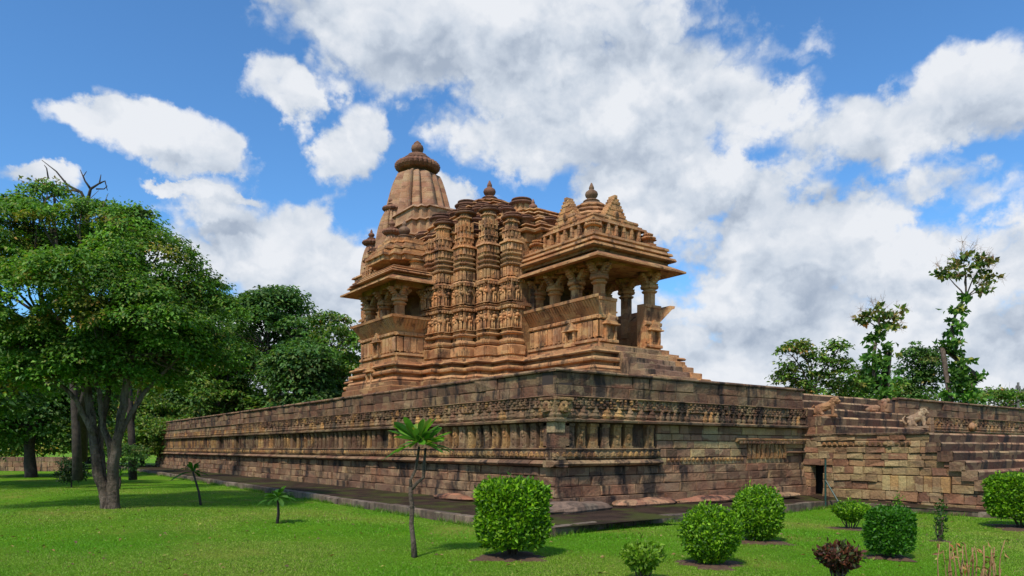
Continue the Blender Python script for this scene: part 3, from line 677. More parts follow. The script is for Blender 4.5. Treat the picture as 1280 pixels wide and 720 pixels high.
def bench_wall(x0, x1, y0, y1, flare, open_front=None, name='balcony_wall'):
    """panelled dado with leaning seat-back. flare=(left,right,front,back) booleans"""
    mb = MB(); segs = []
    th = .42
    fl, frr, ff, fb = flare
    # wall runs: (frame, length, flared)
    runs = []
    if fl is not None: runs.append((wall_frame(x0, y0, 0, 1, -1, 0), y1-y0, fl))
    if frr is not None: runs.append((wall_frame(x1, y0, 0, 1, 1, 0), y1-y0, frr))
    if open_front:
        runs.append((wall_frame(x0, y0, 1, 0, 0, -1), open_front[0]-x0, ff)); runs.append((wall_frame(open_front[1], y0, 1, 0, 0, -1), x1-open_front[1], ff))
    elif ff is not None: runs.append((wall_frame(x0, y0, 1, 0, 0, -1), x1-x0, ff))
    if fb is not None: runs.append((wall_frame(x0, y1, 1, 0, 0, 1), x1-x0, fb))
    for (T, L_, flr) in runs:
        mb.T = T
        F = .38 if flr else 0.
        e0 = F if ff and T(( -1, 0, 0)) else 0
        def prism(prof, a0, a1, col, ext=0.):
            # ext: extend the ends by the outward amount so corners mitre
            m = len(prof)
            vs = [(a0-(o if ext else 0)*1.0, o, z) for z, o in prof]+[(a1+(o if ext else 0)*1.0, o, z) for z, o in prof]
            fs = [(i, (i+1) % m, m+(i+1) % m, m+i) for i in range(m)]+[tuple(reversed(range(m))), tuple(range(m, 2*m))]
            mb.add(vs, fs, col)
        mit = flr
        prism([(5.4, -th), (5.4, .10), (5.62, .12), (5.64, .02), (5.72, .02), (5.74, .14), (5.84, .12), (5.86, -.0), (6.62, -.0), (6.62, -th)], 0, L_, tint(.9, 1.1))
        prism([(6.62, -th), (6.62, .06), (6.72, .08), (6.80, .0), (6.80, -th)], 0, L_, tint(.9, 1.2))
        # leaning back
        prism([(6.80, -th), (6.80, -.02), (7.36, F-.03), (7.36, F+.02), (7.47, F+.04), (7.50, F-.10), (7.45, F-.2), (6.95, -th)] if flr else [(6.8, -th), (6.8, -.02), (7.36, .0), (7.36, .04), (7.48, .05), (7.50, -th)], 0, L_, tint(.95, 1.2), ext=mit)
        # panel strips, studs, leaning flutes
        n = max(2, int(L_/.30)); s = L_/n
        for i in range(n):
            a = i*s; cc = tint(.9, 1.35, .15)
            mb.box(a+.03, a+s-.03, -.05, .045, 5.92, 6.56, cc, .008)
            mb.box(a+.02, a+s-.02, -.05, .11, 6.64, 6.76, tint(.9, 1.2), .012)
            mb.box(a+s*.5-.03, a+s*.5+.03, 0, .075, 5.88, 5.96, cc)
            mb.box(a+s*.30, a+s*.70, .0, .075, 6.0, 6.45, tuple(q*.85 for q in cc)) if i % 3 == 1 else None
        nf = max(3, int(L_/.15)); s = L_/nf
        for i in range(nf):
            a = i*s+.02; b = a+s*.55; cc = tint(.9, 1.3, .12)
            mb.add([(a, .012, 6.84), (b, .012, 6.84), (b, F+.0, 7.33), (a, F+.0, 7.33), (a, -.05, 6.84), (b, -.05, 6.84), (b, F-.07, 7.33), (a, F-.07, 7.33)],
                   [(0,1,2,3), (1,5,6,2), (4,0,3,7), (3,2,6,7), (0,4,5,1)], cc) if flr else None
    mb.T = None
    return mb.build(name, M_TEMPLE, temple)
def pillar(x, y, z0=6.3, z1=8.95, s=1.):
    mb = MB(); c = tint(.85, 1.2, .12)
    mb.loft(cross(x, y, .20*s, .165*s, .12*s), [(z0, 0), (8.05, 0)], lambda k: c)
    c2 = tint(.95, 1.2)
    mb.lathe(x, y, [(.20*s, 8.0), (.30*s, 8.05), (.33*s, 8.10), (.25*s, 8.14), (.25*s, 8.18), (.36*s, 8.22), (.38*s, 8.30), (.28*s, 8.33)], 16, c2)
    mb.loft(rect(x-.24*s, x+.24*s, y-.24*s, y+.24*s), [(8.32, 0), (8.42, .02)], lambda k: tint(.8, 1.1))
    for dx_, dy_ in ((1, 0), (-1, 0), (0, 1), (0, -1)):      # curling brackets
        for q in range(4):
            r0 = .2+q*.085; mb.box(x+dx_*r0*s-.11*s, x+dx_*r0*s+.11*s, y+dy_*r0*s-.11*s, y+dy_*r0*s+.11*s, 8.42+q*.09, 8.53+q*.09, tint(.85, 1.1), .015)
    mb.box(x-.32*s, x+.32*s, y-.32*s, y+.32*s, 8.70, z1-.1, tint(.8, 1.1), .02)
    return mb.build('pillar', M_TEMPLE, temple)
def eave(x0, x1, y0, y1, z, over, sides=(1, 1, 1, 1)):
    """sloping stone eave: sides left,right,front,back"""
    l, r, f, b = [over*q for q in sides]
    mb = MB(); I = (x0, x1, y0, y1); O = (x0-l, x1+r, y0-f, y1+b)
    def ring(R, z): return [(R[0], R[2], z), (R[1], R[2], z), (R[1], R[3], z), (R[0], R[3], z)]
    top_i, top_o, bo, bi = ring(I, z+.42), ring(O, z+.04), ring(O, z-.03), ring(I, z+.14)
    def band(a, b_, c): mb.add(a+b_, [(i, (i+1) % 4, 4+(i+1) % 4, 4+i) for i in range(4)], c)
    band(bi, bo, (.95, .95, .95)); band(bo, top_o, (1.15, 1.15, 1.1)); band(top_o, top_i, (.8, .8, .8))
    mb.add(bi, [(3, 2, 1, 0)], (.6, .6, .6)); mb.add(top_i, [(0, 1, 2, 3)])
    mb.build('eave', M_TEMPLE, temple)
def gable(mb, cx, cy, dx, dy, z, w, h, d=.35):
    """stepped triangular pediment facing direction (dx,dy)"""
    mb.T = wall_frame(cx, cy, -dy, dx, dx, dy)
    n = 10
    for k in range(n):
        ww = w/2*(1-k/n); mb.box(-ww, ww, -d, .0+.02*(k % 2), z+h*k/n, z+h*(k+1)/n+.01, tint(.9, 1.3, .1), .015)
        if k < n-1: mb.ball((-ww+.03, .0, z+h*(k+.5)/n), (.05, .05, .06), 6, 4, tint(.9, 1.2)); mb.ball((ww-.03, .0, z+h*(k+.5)/n), (.05, .05, .06), 6, 4, tint(.9, 1.2))
    mb.ball((0, .02, z+h*.36), (.15, .08, .17), 10, 6, tint(.6, .9)); mb.ball((-w*.22, .02, z+h*.16), (.1, .06, .1), 8, 4, tint(.9, 1.2)); mb.ball((w*.22, .02, z+h*.16), (.1, .06, .1), 8, 4, tint(.9, 1.2))
    mb.T = None
def porch_roof(x0, x1, y0, y1, z, gables, ctr, fin_top, name, ch=1.):
    """cornices, arcade of little pillars, pediments, ribbed dome and finial"""
    mb = MB(); bc = band_cols(.2)
    mb.loft(rect(x0, x1, y0, y1), [(z+q*ch, o) for q, o in [(0, .0), (.1, .0), (.12, .22), (.16, .26), (.26, .22), (.28, .02), (.36, .02), (.38, .16), (.48, .12), (.50, -.02), (.58, -.02), (.60, .05), (.70, .02), (.72, -.12)]], bc)
    mb.build('cornice', M_TEMPLE, temple)
    z += .72*ch; mb = MB()
    cx, cy = ctr; gx0 = min(cx-x0, x1-cx)-.3; gy0 = min(cy-y0, y1-cy)-.3; mb.loft(rect(cx-gx0, cx+gx0, cy-gy0, cy+gy0), [(z-.03, 0), (z+.05, .04), (z+.1, .04), (z+.12, -.1)], tcol()); z += .1; hx, hy = min(cx-x0, x1-cx)-.55, min(cy-y0, y1-cy)-.55
    mb.loft(rect(cx-hx+.1, cx+hx-.1, cy-hy+.1, cy+hy-.1), [(z, .06), (z+.08, .06), (z+.09, -.12), (z+.62, -.12), (z+.63, .1), (z+.72, .08), (z+.74, -.1)], lambda k: tint(.6, .95) if k == 2 else tint(.85, 1.1))
    for (T, L_) in ((wall_frame(cx-hx, cy-hy, 0, 1, -1, 0), 2*hy), (wall_frame(cx-hx, cy-hy, 1, 0, 0, -1), 2*hx), (wall_frame(cx+hx, cy-hy, 0, 1, 1, 0), 2*hy)):
        mb.T = T; n = max(4, int(L_/.42)); s = L_/n
        for i in range(n+1):
            cc = tint(.9, 1.25, .12); a = i*s
            for q in range(5): mb.box(a-.055-(q % 2)*.012, a+.055+(q % 2)*.012, -.16, -.02+(q % 2)*.012, z+.09+q*.107, z+.09+(q+1)*.107, cc)
            if i < n and i % 2 == 0: mb.box(a+.1, a+s-.1, -.3, -.1, z+.1, z+.5, tint(.9, 1.2), .01)
    mb.T = None
    # corner aedicule
    for (ax_, ay_) in ((cx-hx-.02, cy-hy-.02), (cx+hx+.02, cy-hy-.02), (cx-hx-.02, cy+hy+.02)):
        mb.loft(cross(ax_, ay_, .26, .21, .15), [(z-.02, .02), (z+.1, .04), (z+.12, -.04), (z+.26, -.04), (z+.28, .06)]+roll(z+.3, z+.42, .02, .06)+[(z+.44, -.1)]+roll(z+.46, z+.56, -.06, .05)+[(z+.6, -.18)], tcol(.85, 1.25))
    z += .72
    mb.loft(rect(cx-hx+.35, cx+hx-.35, cy-hy+.35, cy+hy-.35), [(z-.02, .2), (z+.1, .2), (z+.12, .05), (z+.22, .1), (z+.3, .08), (z+.32, -.08)], tcol())
    mb.build('roof_arcade', M_TEMPLE, temple)
    for (gx, gy, dx, dy) in gables:
        g_ = MB(); gable(g_, gx, gy, dx, dy, z-.02, 1.6, 1.25); g_.build('pediment', M_TEMPLE, temple)
    mb = MB(); top = fin_top; zz = z+.28
    zd = top-1.30*.8
    steps = 4
    for k in range(steps):
        r = 1.2-.16*k; h = (zd-zz)/steps
        mb.lathe(cx, cy, [(r-.12, zz+k*h), (r+.02, zz+k*h+.02), (r+.06, zz+k*h+h*.35), (r-.03, zz+k*h+h*.7), (r-.16, zz+(k+1)*h)], 28, tint(.75, 1.2, .12), rib=14, amp=.06)
    dome = mb.build('roof_dome', M_TEMPLE, temple)
    mb = MB(); kalasha(mb, cx, cy, zd-.03, .82, (.9, 1.15, 1.1)); mb.build('finial', M_DISC, dome, True)

def niche(T, a, z, w=.5, h=1.0, spire=True):
    """small framed niche with overhanging shelf and pointed top"""
    mb = MB(); mb.T = T; cc = tint(1, 1.35, .1)
    mb.box(a-w/2, a+w/2, -.02, .20, z, z+.12, cc, .02)
    for s in (-1, 1):
        for q in range(5): mb.box(a+s*(w/2-.07)-.045, a+s*(w/2-.07)+.045, .05, .16+(q % 2)*.012, z+.12+q*h*.1, z+.12+(q+1)*h*.1, cc)
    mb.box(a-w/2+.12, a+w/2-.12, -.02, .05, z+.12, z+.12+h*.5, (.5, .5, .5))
    zt = z+.12+h*.5; mb.box(a-w/2-.08, a+w/2+.08, -.02, .26, zt, zt+.06, (1.3, 1.3, 1.2), .015)
    for k in range(5):
        ww = (w/2)*(1-k/5); mb.box(a-ww, a+ww, -.02, .2-.02*k, zt+.06+k*h*.07, zt+.06+(k+1)*h*.07, tint(1, 1.4, .1), .01)
    mb.T = None
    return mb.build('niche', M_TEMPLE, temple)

# --- east porch
mb = MB(); mb.box(19.1, 23.0, 20.0, 24.6, 4.5, 5.62, (1, 1, 1)); mb.loft(rect(19.15, 22.95, 20.15, 24.6), [(5.0, .1), (5.1, .2), (5.3, .2), (5.32, .06), (5.42, .06)], tcol())
mb.build('porch_base', M_TEMPLE, temple)
bench_wall(19.3, 22.8, 20.3, 24.6, (True, True, False, None), open_front=(20.25, 21.85))
for (x, y) in ((19.62, 20.62), (19.62, 21.95), (19.62, 23.3), (19.62, 24.45), (22.48, 20.62), (22.48, 21.95), (22.48, 23.3), (22.48, 24.45)):
    pillar(x, y)
mb = MB(); mb.loft(rect(19.3, 22.8, 20.3, 24.6), [(8.85, 0), (9.3, 0)], lambda k: (.8, .8, .8)); mb.build('lintel', M_TEMPLE, temple)
eave(19.25, 22.85, 20.3, 24.9, 8.84, .72, (1, 1, 1, 0))
porch_roof(18.95, 23.15, 20.2, 24.9, 9.20, [(TX-1.45, 22.6, -1, 0), (TX, 21.15, 0, -1), (TX+1.45, 22.6, 1, 0)], (TX, 22.6), 12.95, 'porch')
for (a, z) in ((1.55, 5.65), (1.1, 4.6)): niche(wall_frame(19.3, 20.3, 0, 1, -1, 0), a, z, .62 if z > 5 else .8, 1.0)
niche(wall_frame(19.3, 20.3, 1, 0, 0, -1), .52, 5.7, .62, 1.15); niche(wall_frame(21.85, 20.3, 1, 0, 0, -1), .5, 5.7, .62, 1.15)
# entrance steps and cheek blocks
mb = MB()
for i in range(7):
    mb.box(19.75+.02*i, 22.35, 20.2-.36*(i+1), 20.4-.36*i, 3.75, 5.55-.25*i, tint(1.2, 1.9), .02)
mb.build('entrance_steps', M_CARVE, temple)
mb = MB()
for i in range(5): mb.box(22.4, 23.0, 20.0-.42*(i+1), 20.3-.42*i, 3.75, 5.35-.27*i, tint(.9, 1.25), .02)
mb.box(22.35, 23.05, 17.9, 18.5, 3.8, 4.25, (1.3, 1.5, 1.0), .03); mb.build('stair_cheek', M_TEMPLE, temple)
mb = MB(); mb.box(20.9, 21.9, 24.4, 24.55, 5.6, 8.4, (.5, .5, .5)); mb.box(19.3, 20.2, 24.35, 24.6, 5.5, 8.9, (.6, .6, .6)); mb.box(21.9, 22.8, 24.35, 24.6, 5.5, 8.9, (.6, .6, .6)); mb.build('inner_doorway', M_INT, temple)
# --- side balcony
for sgn in (1, -1):
    mx = (lambda x: x) if sgn == 1 else (lambda x: 2*TX-x)
    X0, X1 = sorted((mx(14.95), mx(17.0)))
    mb = MB(); mb.box(X0+.1, X1, 28.8, 32.2, 4.5, 5.6); mb.build('balcony_base', M_TEMPLE, temple)
    if sgn == 1: bench_wall(X0, X1, 28.7, 32.25, (True, None, True, True))
    else: bench_wall(X0, X1, 28.7, 32.25, (None, True, True, True))
    for y in (29.0, 30.45, 31.95): pillar(mx(15.28), y)
    pillar(mx(16.75), 29.0); pillar(mx(16.75), 31.95)
    mb = MB(); mb.loft(rect(X0, X1, 28.7, 32.25), [(8.85, 0), (9.3, 0)], lambda k: (.8, .8, .8)); mb.build('lintel', M_TEMPLE, temple)
    eave(X0, X1, 28.7, 32.25, 8.95, .78, (1, 0, 1, 1) if sgn == 1 else (0, 1, 1, 1))
    porch_roof(X0-.2 if sgn == 1 else X0, X1 if sgn == 1 else X1+.2, 28.5, 32.45, 9.3, [], (mx(16.3), 30.45), 12.45, 'side', .55)
    mb = MB(); zt_ = 10.35
    for k, h in enumerate((1.55, 1.3, 1.02)): mb.loft(cross(mx(16.35), 30.45, h, h*.8, h*.55), [(zt_+.34*k-.2, 0), (zt_+.34*k, 0), (zt_+.34*k+.02, .1), (zt_+.34*k+.12, .08), (zt_+.34*k+.14, -.06), (zt_+.34*k+.3, -.08)], tcol())
    mb.build('roof_tiers', M_TEMPLE, temple)
niche(wall_frame(14.95, 28.7, 0, 1, -1, 0), 1.75, 5.75, .62, 1.15); niche(wall_frame(14.6, 28.7, 0, 1, -1, 0), 1.75, 4.4, .6, 1.1)

# --- stepped hall roof
mb = MB(); RC = (TX, 30.2); levels = [(4.25, 11.0), (3.85, 11.35), (3.45, 11.75), (3.0, 12.15), (2.5, 12.55), (2.0, 12.95), (1.5, 13.3), (1.05, 13.6)]
for k, (h, z) in enumerate(levels):
    hy = h+ (.6 if k < 3 else .2)
    mb.loft(cross(RC[0], RC[1], h, h*.8, h*.55), [(z-.4, -.12), (z, -.12), (z+.02, .10), (z+.10, .14), (z+.17, .06), (z+.2, -.1), (z+.3, -.1), (z+.31, .05), (z+.36, .02)], lambda q: tint(.6, 1.1, .12))
roof = mb.build('hall_roof', M_TEMPLE, temple)
for k, (h, z) in enumerate(levels):
    if k in (0, 2, 4, 5):
        s = (.62, .0, .62, .0, .6, .5)[k]
        for (ux, uy) in ((-.97, -.3), (-.97, .3), (-.3, -.97), (.3, -.97), (-.75, -.75), (.97, .3), (.97, -.3), (-.75, .75)): b_ = MB(); bell(b_, RC[0]+ux*h*.95, RC[1]+uy*h*.95, z+.28, s); b_.build('bell_disc', M_DISC, roof, True)
b_ = MB(); b_.lathe(RC[0], RC[1], [(1.3, 13.6), (1.35, 13.7), (1.2, 13.8), (.9, 13.82), (.9, 13.9), (1.05, 13.94), (1.0, 14.04), (.6, 14.08)], 28, (1, 1, 1)); kalasha(b_, RC[0], RC[1], 14.08, .95, (1, 1, 1)); b_.build('roof_finial', M_DISC, temple, True)
mb = MB()
for k, (h, z) in enumerate(((2.3, 10.9), (1.95, 11.3), (1.55, 11.7), (1.1, 12.02))): mb.loft(cross(TX-.25, 26.3, h, h*.82, h*.6), [(z-.4, -.1), (z, -.1), (z+.02, .1), (z+.1, .13), (z+.17, .05), (z+.2, -.1), (z+.28, -.1), (z+.3, .04), (z+.36, 0)], lambda q: tint(.7, 1.15, .12))
ar = mb.build('antechamber_roof', M_TEMPLE, temple)
b_ = MB(); b_.lathe(TX-.25, 26.3, [(.9, 12.3), (.98, 12.38), (.9, 12.46), (.5, 12.5)], 24); kalasha(b_, TX-.25, 26.3, 12.42, .62); b_.build('finial', M_DISC, ar, True)
for (ux, uy) in ((-1.6, -1.5), (-1.9, -.6), (-1.9, .6), (-.6, -1.9)): b_ = MB(); bell(b_, TX-.25+ux, 26.3+uy, 11.5, .5); b_.build('bell_disc', M_DISC, ar, True)
for (px, py, d, sc_) in ((584, 251, 35.8, .78), (652, 248, 34.6, .80), (551, 268, 34.6, .70), (606, 258, 34.2, .5), (634, 258, 33.6, .5), (568, 277, 33, .58)):
    x, y, z = W(px, py, d); z0 = z-.47*sc_-1.3; tm = MB()
    tm.loft(cross(x, y, .62*sc_+.1, .5*sc_+.08, .36*sc_), [(z0-.6, .1), (z0, .08), (z0+.02, .16), (z0+.1, .14), (z0+.12, 0), (z0+.42, -.02), (z0+.44, .1), (z0+.53, .08), (z0+.55, -.04), (z0+.85, -.06), (z0+.87, .08), (z0+.96, .05), (z0+.98, -.1), (z0+1.3, -.14)], tcol(.75, 1.3))
    tr_ = tm.build('roof_turret', M_TEMPLE, temple); b_ = MB(); bell(b_, x, y, z-.47*sc_, sc_); b_.build('bell_disc', M_DISC, tr_, True)
# --- neck block before the spire
mb = MB()
P = cross(TX, 36.0, 1.75, 1.45, 1.1); 
mb.loft([(x, y) for x, y in P], [(10.5, .9), (12.2, .75), (12.22, .85), (12.32, .8), (12.35, .55), (13.1, .5), (13.12, .62), (13.22, .58), (13.25, .32), (14.0, .3), (14.02, .42), (14.12, .38), (14.15, .1), (14.8, .08), (14.82, .2), (14.92, .16), (14.95, 0)], lambda k: tint(.9, 1.2, .08))
mb.build('spire_antefix', M_SPIRE, temple)
# --- curved spire
def spire_loft(mb, cx, cy, zs, hs, fac=(1, .83, .58), n=1, col=(1, 1, 1)):
    rings = []; zz = []; hh = []; z_ = zs[0]; stp = .34 if zs[-1]-zs[0] > 4 else .22
    while z_ < zs[-1]-.02:
        for q, e in ((0, -.006), (.025, .006), (stp-.04, .006)):
            if z_+q < zs[-1]: zz.append(z_+q); hh.append(float(np.interp(z_+q, zs, hs))+e)
        z_ += stp
    zz.append(zs[-1]); hh.append(hs[-1])
    for z, h in zip(zz, hh): rings.append([(x, y, z) for x, y in spire_poly(cx, cy, h)])
    m = len(rings[0])
    for k in range(len(rings)-1):
        c = tuple(random.uniform(.93, 1.07)*q for q in col)
        mb.add(rings[k]+rings[k+1], [(i, (i+1) % m, m+(i+1) % m, m+i) for i in range(m)], c)
    mb.add(rings[-1], [tuple(range(m))], col)
def spire_poly(cx, cy, h):
    """square plan with rounded vertical ribs on each face"""
    P = []
    ribs = [(-.98, -.62, .74, .12), (-.59, -.31, .83, .14), (-.24, .24, .91, .20), (.31, .59, .83, .14), (.62, .98, .74, .12)]
    for q in range(4):
        ca, sa = cos(q*pi/2), sin(q*pi/2)
        for (a0, a1, o, bl) in ribs:
            for t in np.linspace(0, 1, 7):
                a = a0+(a1-a0)*t; out = o+bl*sin(pi*t)-.03
                if abs(a) > .8*.98: a = math.copysign(min(abs(a), .80), a)
                x, y = a*h, -out*h; P.append((cx+ca*x-sa*y, cy+sa*x+ca*y))
    return P
SC = (TX, 37.7); mb = MB()
zs = [10.5, 11.5, 12.5, 13.3, 14.1, 14.9, 15.7, 16.4, 17.0, 17.5, 17.75, 17.9]; hs = [2.55, 2.45, 2.34, 2.22, 2.09, 1.93, 1.74, 1.58, 1.43, 1.28, 1.15, .8]
spire_loft(mb, SC[0], SC[1], zs, hs)
spire = mb.build('spire', M_SPIRE, temple)
mb = MB(); mb.lathe(SC[0], SC[1], [(.62, 17.6), (.7, 17.95), (.78, 18.02)], 24, (.6, .6, .6))
mb.lathe(SC[0], SC[1], [(.75, 18.02), (1.1, 18.06), (1.27, 18.2), (1.30, 18.34), (1.2, 18.48), (.95, 18.6), (.7, 18.64)], 112, (1, 1, 1), rib=28, amp=.1)
mb.build('ribbed_disc', M_DISC, spire)
mb = MB(); mb.lathe(SC[0], SC[1], [(.7, 18.62), (.86, 18.68), (.8, 18.78), (.6, 18.82), (.62, 18.9), (.55, 19.0), (.2, 19.06), (.2, 19.12), (.34, 19.25), (.37, 19.4), (.33, 19.55), (.2, 19.66), (.22, 19.7), (.05, 19.86)], 24, (.8, .85, .85)); mb.build('finial', M_DISC, spire, True)
def small_spire(x, y, zb, h, r):
    mb = MB(); zs = [zb+h*t for t in (0, .3, .55, .75, .9, 1.)]; hs = [r*q for q in (1, .95, .86, .72, .55, .35)]
    spire_loft(mb, x, y, zs, hs); s_ = mb.build('small_spire', M_SPIRE, temple)
    mb = MB(); mb.lathe(x, y, [(.3, zb+h-.05), (.48, zb+h+.03), (.54, zb+h+.12), (.48, zb+h+.22), (.25, zb+h+.28)], 64, (1, 1, 1), rib=16, amp=.1); kalasha(mb, x, y, zb+h+.24, .55, (1, 1, 1)); mb.build('finial', M_DISC, s_)
small_spire(19.35, 37.7, 11.5, 3.85, 1.0); small_spire(TX, 39.5, 11.5, 3.85, 1.0); small_spire(22.75, 37.7, 11.5, 3.85, 1.0)
small_spire(18.6, 36.2, 11.3, 2.2, .62); small_spire(18.6, 38.8, 11.3, 2.2, .62); small_spire(20.0, 33.9, 11.6, 1.5, .5)
# lower roof blocks round the spire
mb = MB(); mb.loft(rect(18.0, 2*TX-18.0, 34.2, 39.5), [(10.6, .3), (10.9, .3), (10.92, .45), (11.02, .4), (11.05, .1), (11.5, .1), (11.52, .25), (11.62, .2), (11.65, -.3), (12.2, -.4), (12.25, -.3), (12.3, -.8)], tcol()); mb.build('spire_shoulder', M_TEMPLE, temple)

# ------------------------------------------------------------------ statues on the stair
def lion(name, loc, rz, mat, label, cat, s=1., lying=False):
    mb = MB(); B = lambda x, y, z, r, n=12, m=8: mb.ball((x*s, y*s, z*s), tuple(q*s for q in r), n, m)
    mb.box(-.42*s, .42*s, -.18*s, .18*s, 0, .07*s, (.9, .9, .9), .015*s)
    t0 = (0 if not lying else -.06)
    mb.tube([(-.32*s, 0, .26*s), (-.12*s, 0, (.34+t0)*s), (.10*s, 0, (.42+t0)*s), (.24*s, 0, (.54+t0)*s)], [.15*s, .155*s, .15*s, .12*s], 12, wob=.08)
    B(.34, 0, .62+t0, (.13, .12, .12)); B(.45, 0, .57+t0, (.09, .075, .06)); B(.43, 0, .51+t0, (.07, .06, .03))
    for q in (-1, 1):
        B(.30, q*.1, .70+t0, (.035, .03, .05)); B(.40, q*.055, .65+t0, (.03, .025, .025))
        B(-.26, q*.13, .2, (.16, .07, .15)); mb.tube([(-.22*s, q*.15*s, .16*s), (-.08*s, q*.16*s, .09*s)], [.06*s, .045*s], 8)
        mb.tube([(.20*s, q*.11*s, (.42+t0)*s), (.27*s, q*.12*s, .24*s), (.25*s if not lying else .40*s, q*.12*s, .09*s)], [.075*s, .055*s, .05*s], 8); B(.31, q*.12, .09, (.07, .045, .03))
    for k in range(9): B(.24+.05*cos(k), .11*sin(k*1.7), .50+.14*sin(k*.9)+t0, (.06, .05, .06), 8, 5)      # mane curls
    mb.tube([(-.44*s, 0, .18*s), (-.50*s, .03*s, .34*s), (-.38*s, .04*s, .44*s)], [.03*s, .028*s, .035*s], 7)
    rl = random.Random(int(loc[0]*10)); mb.v = [(x+rl.uniform(-.012, .012)+.015*sin(z*22+y*9), y+rl.uniform(-.012, .012)+.012*sin(x*19+z*11), z+rl.uniform(-.01, .01)) for x, y, z in mb.v]
    o = mb.build(name, mat, None, False, (0, 0, 0)); o.location = loc; o.rotation_euler = (0, 0, rz); return meta(o, label, cat)
lion('lion_statue', (31.9, 14.25, 2.44), radians(-28), M_STAT_C, 'cream stone lion crouching at the right end of the upper steps', 'statue', 1.15)
lion('lion_statue', (25.75, 14.75, 2.78), radians(-60), M_STAT_O, 'eroded orange stone lion beside the platform corner above the rubble wall', 'statue', 1.0)
mb = MB()
for (x, y, z, r) in ((-.55, 0, .14, (.2, .13, .13)), (-.3, 0, .18, (.22, .13, .14)), (-.75, 0, .10, (.12, .1, .09)), (-.45, -.1, .08, (.2, .06, .05))): mb.ball((x, y, z), r, 12, 8, (1.5, 1.9, 1.7))
mb.box(0, .5, -.15, .15, 0, .38, (1, 1, 1), .03); mb.ball((.2, 0, .46), (.15, .12, .14), 12, 8); mb.ball((.38, -.02, .52), (.1, .09, .1), 10, 7); mb.ball((.1, -.12, .3), (.12, .07, .16), 10, 6)
o = mb.build('broken_statue', M_STAT_R, None, True); o.location = (31.0, 15.25, 3.12); o.rotation_euler = (0, 0, radians(-15)); meta(o, 'broken red stone figure with a tan fragment lying left of the cream lion', 'statue')
mb = MB(); mb.ball((0, 0, .2), (.26, .14, .22), 12, 8); mb.ball((.12, -.1, .24), (.1, .08, .12), 10, 6); mb.ball((-.14, -.1, .16), (.12, .08, .14), 10, 6); mb.ball((.3, -.04, .1), (.12, .1, .1), 10, 6)
o = mb.build('carved_fragment', M_STAT_O, None, True); o.location = (39.6, 15.0, 2.45); meta(o, 'worn orange carved fragment on the ledge of the far right platform wall', 'carving')

# rough slabs at the foot of the wall
def rock(loc, r, label, mat=M_WALL, seed=0, col=(1, 1, 1), rz=0):
    rnd = random.Random(seed); mb = MB(); mb.ball((0, 0, 0), (r[0], r[1], r[2]), 18, 8, col)
    mb.v = [(x*(1+.16*sin(x*5+seed)+.05*rnd.uniform(-1, 1)), y*(1+.12*sin(x*4+seed)), max(-r[2]*.5, z*(1+.2*sin(x*3+y*4+seed)+.08*rnd.uniform(-1, 1)))) for x, y, z in mb.v]
    o = mb.build('rough_slab', mat, None, False); o.location = loc; o.rotation_euler = (0, 0, rz); meta(o, label, 'stone slab', 'rough slabs at the foot of the platform')
rock((12.3, 14.0, .02), (1.5, .5, .2), 'long grey slab lying on the paving at the platform corner right of the square bush', M_KERB, 3, (1.1, 1, 1), 0.1)
rock((15.6, 14.5, .0), (1.5, .45, .15), 'flat pinkish slab at the wall foot, next right of the grey corner slab', M_WALL, 5, (1.6, 1.4, 1.4), 0.02)
rock((18.6, 14.5, -.03), (1.6, .4, .13), 'thin reddish slab at the wall foot in the middle of the front wall', M_WALL, 8, (1.5, 1.2, 1.2))
rock((22.0, 14.5, -.05), (1.4, .4, .14), 'pale worn slab at the wall foot nearest the staircase', M_WALL, 9, (1.7, 1.7, 1.6))
rock((12.1, 17.2, .03), (.35, .9, .16), 'rounded red slab at the foot of the long wall, left of the square bush', M_WALL, 12, (1.7, 1.2, 1.1))
rock((12.1, 19.4, .03), (.3, 1.0, .12), 'low red slab farther back at the foot of the long wall behind the young frangipani', M_WALL, 14, (1.5, 1.1, 1.05))

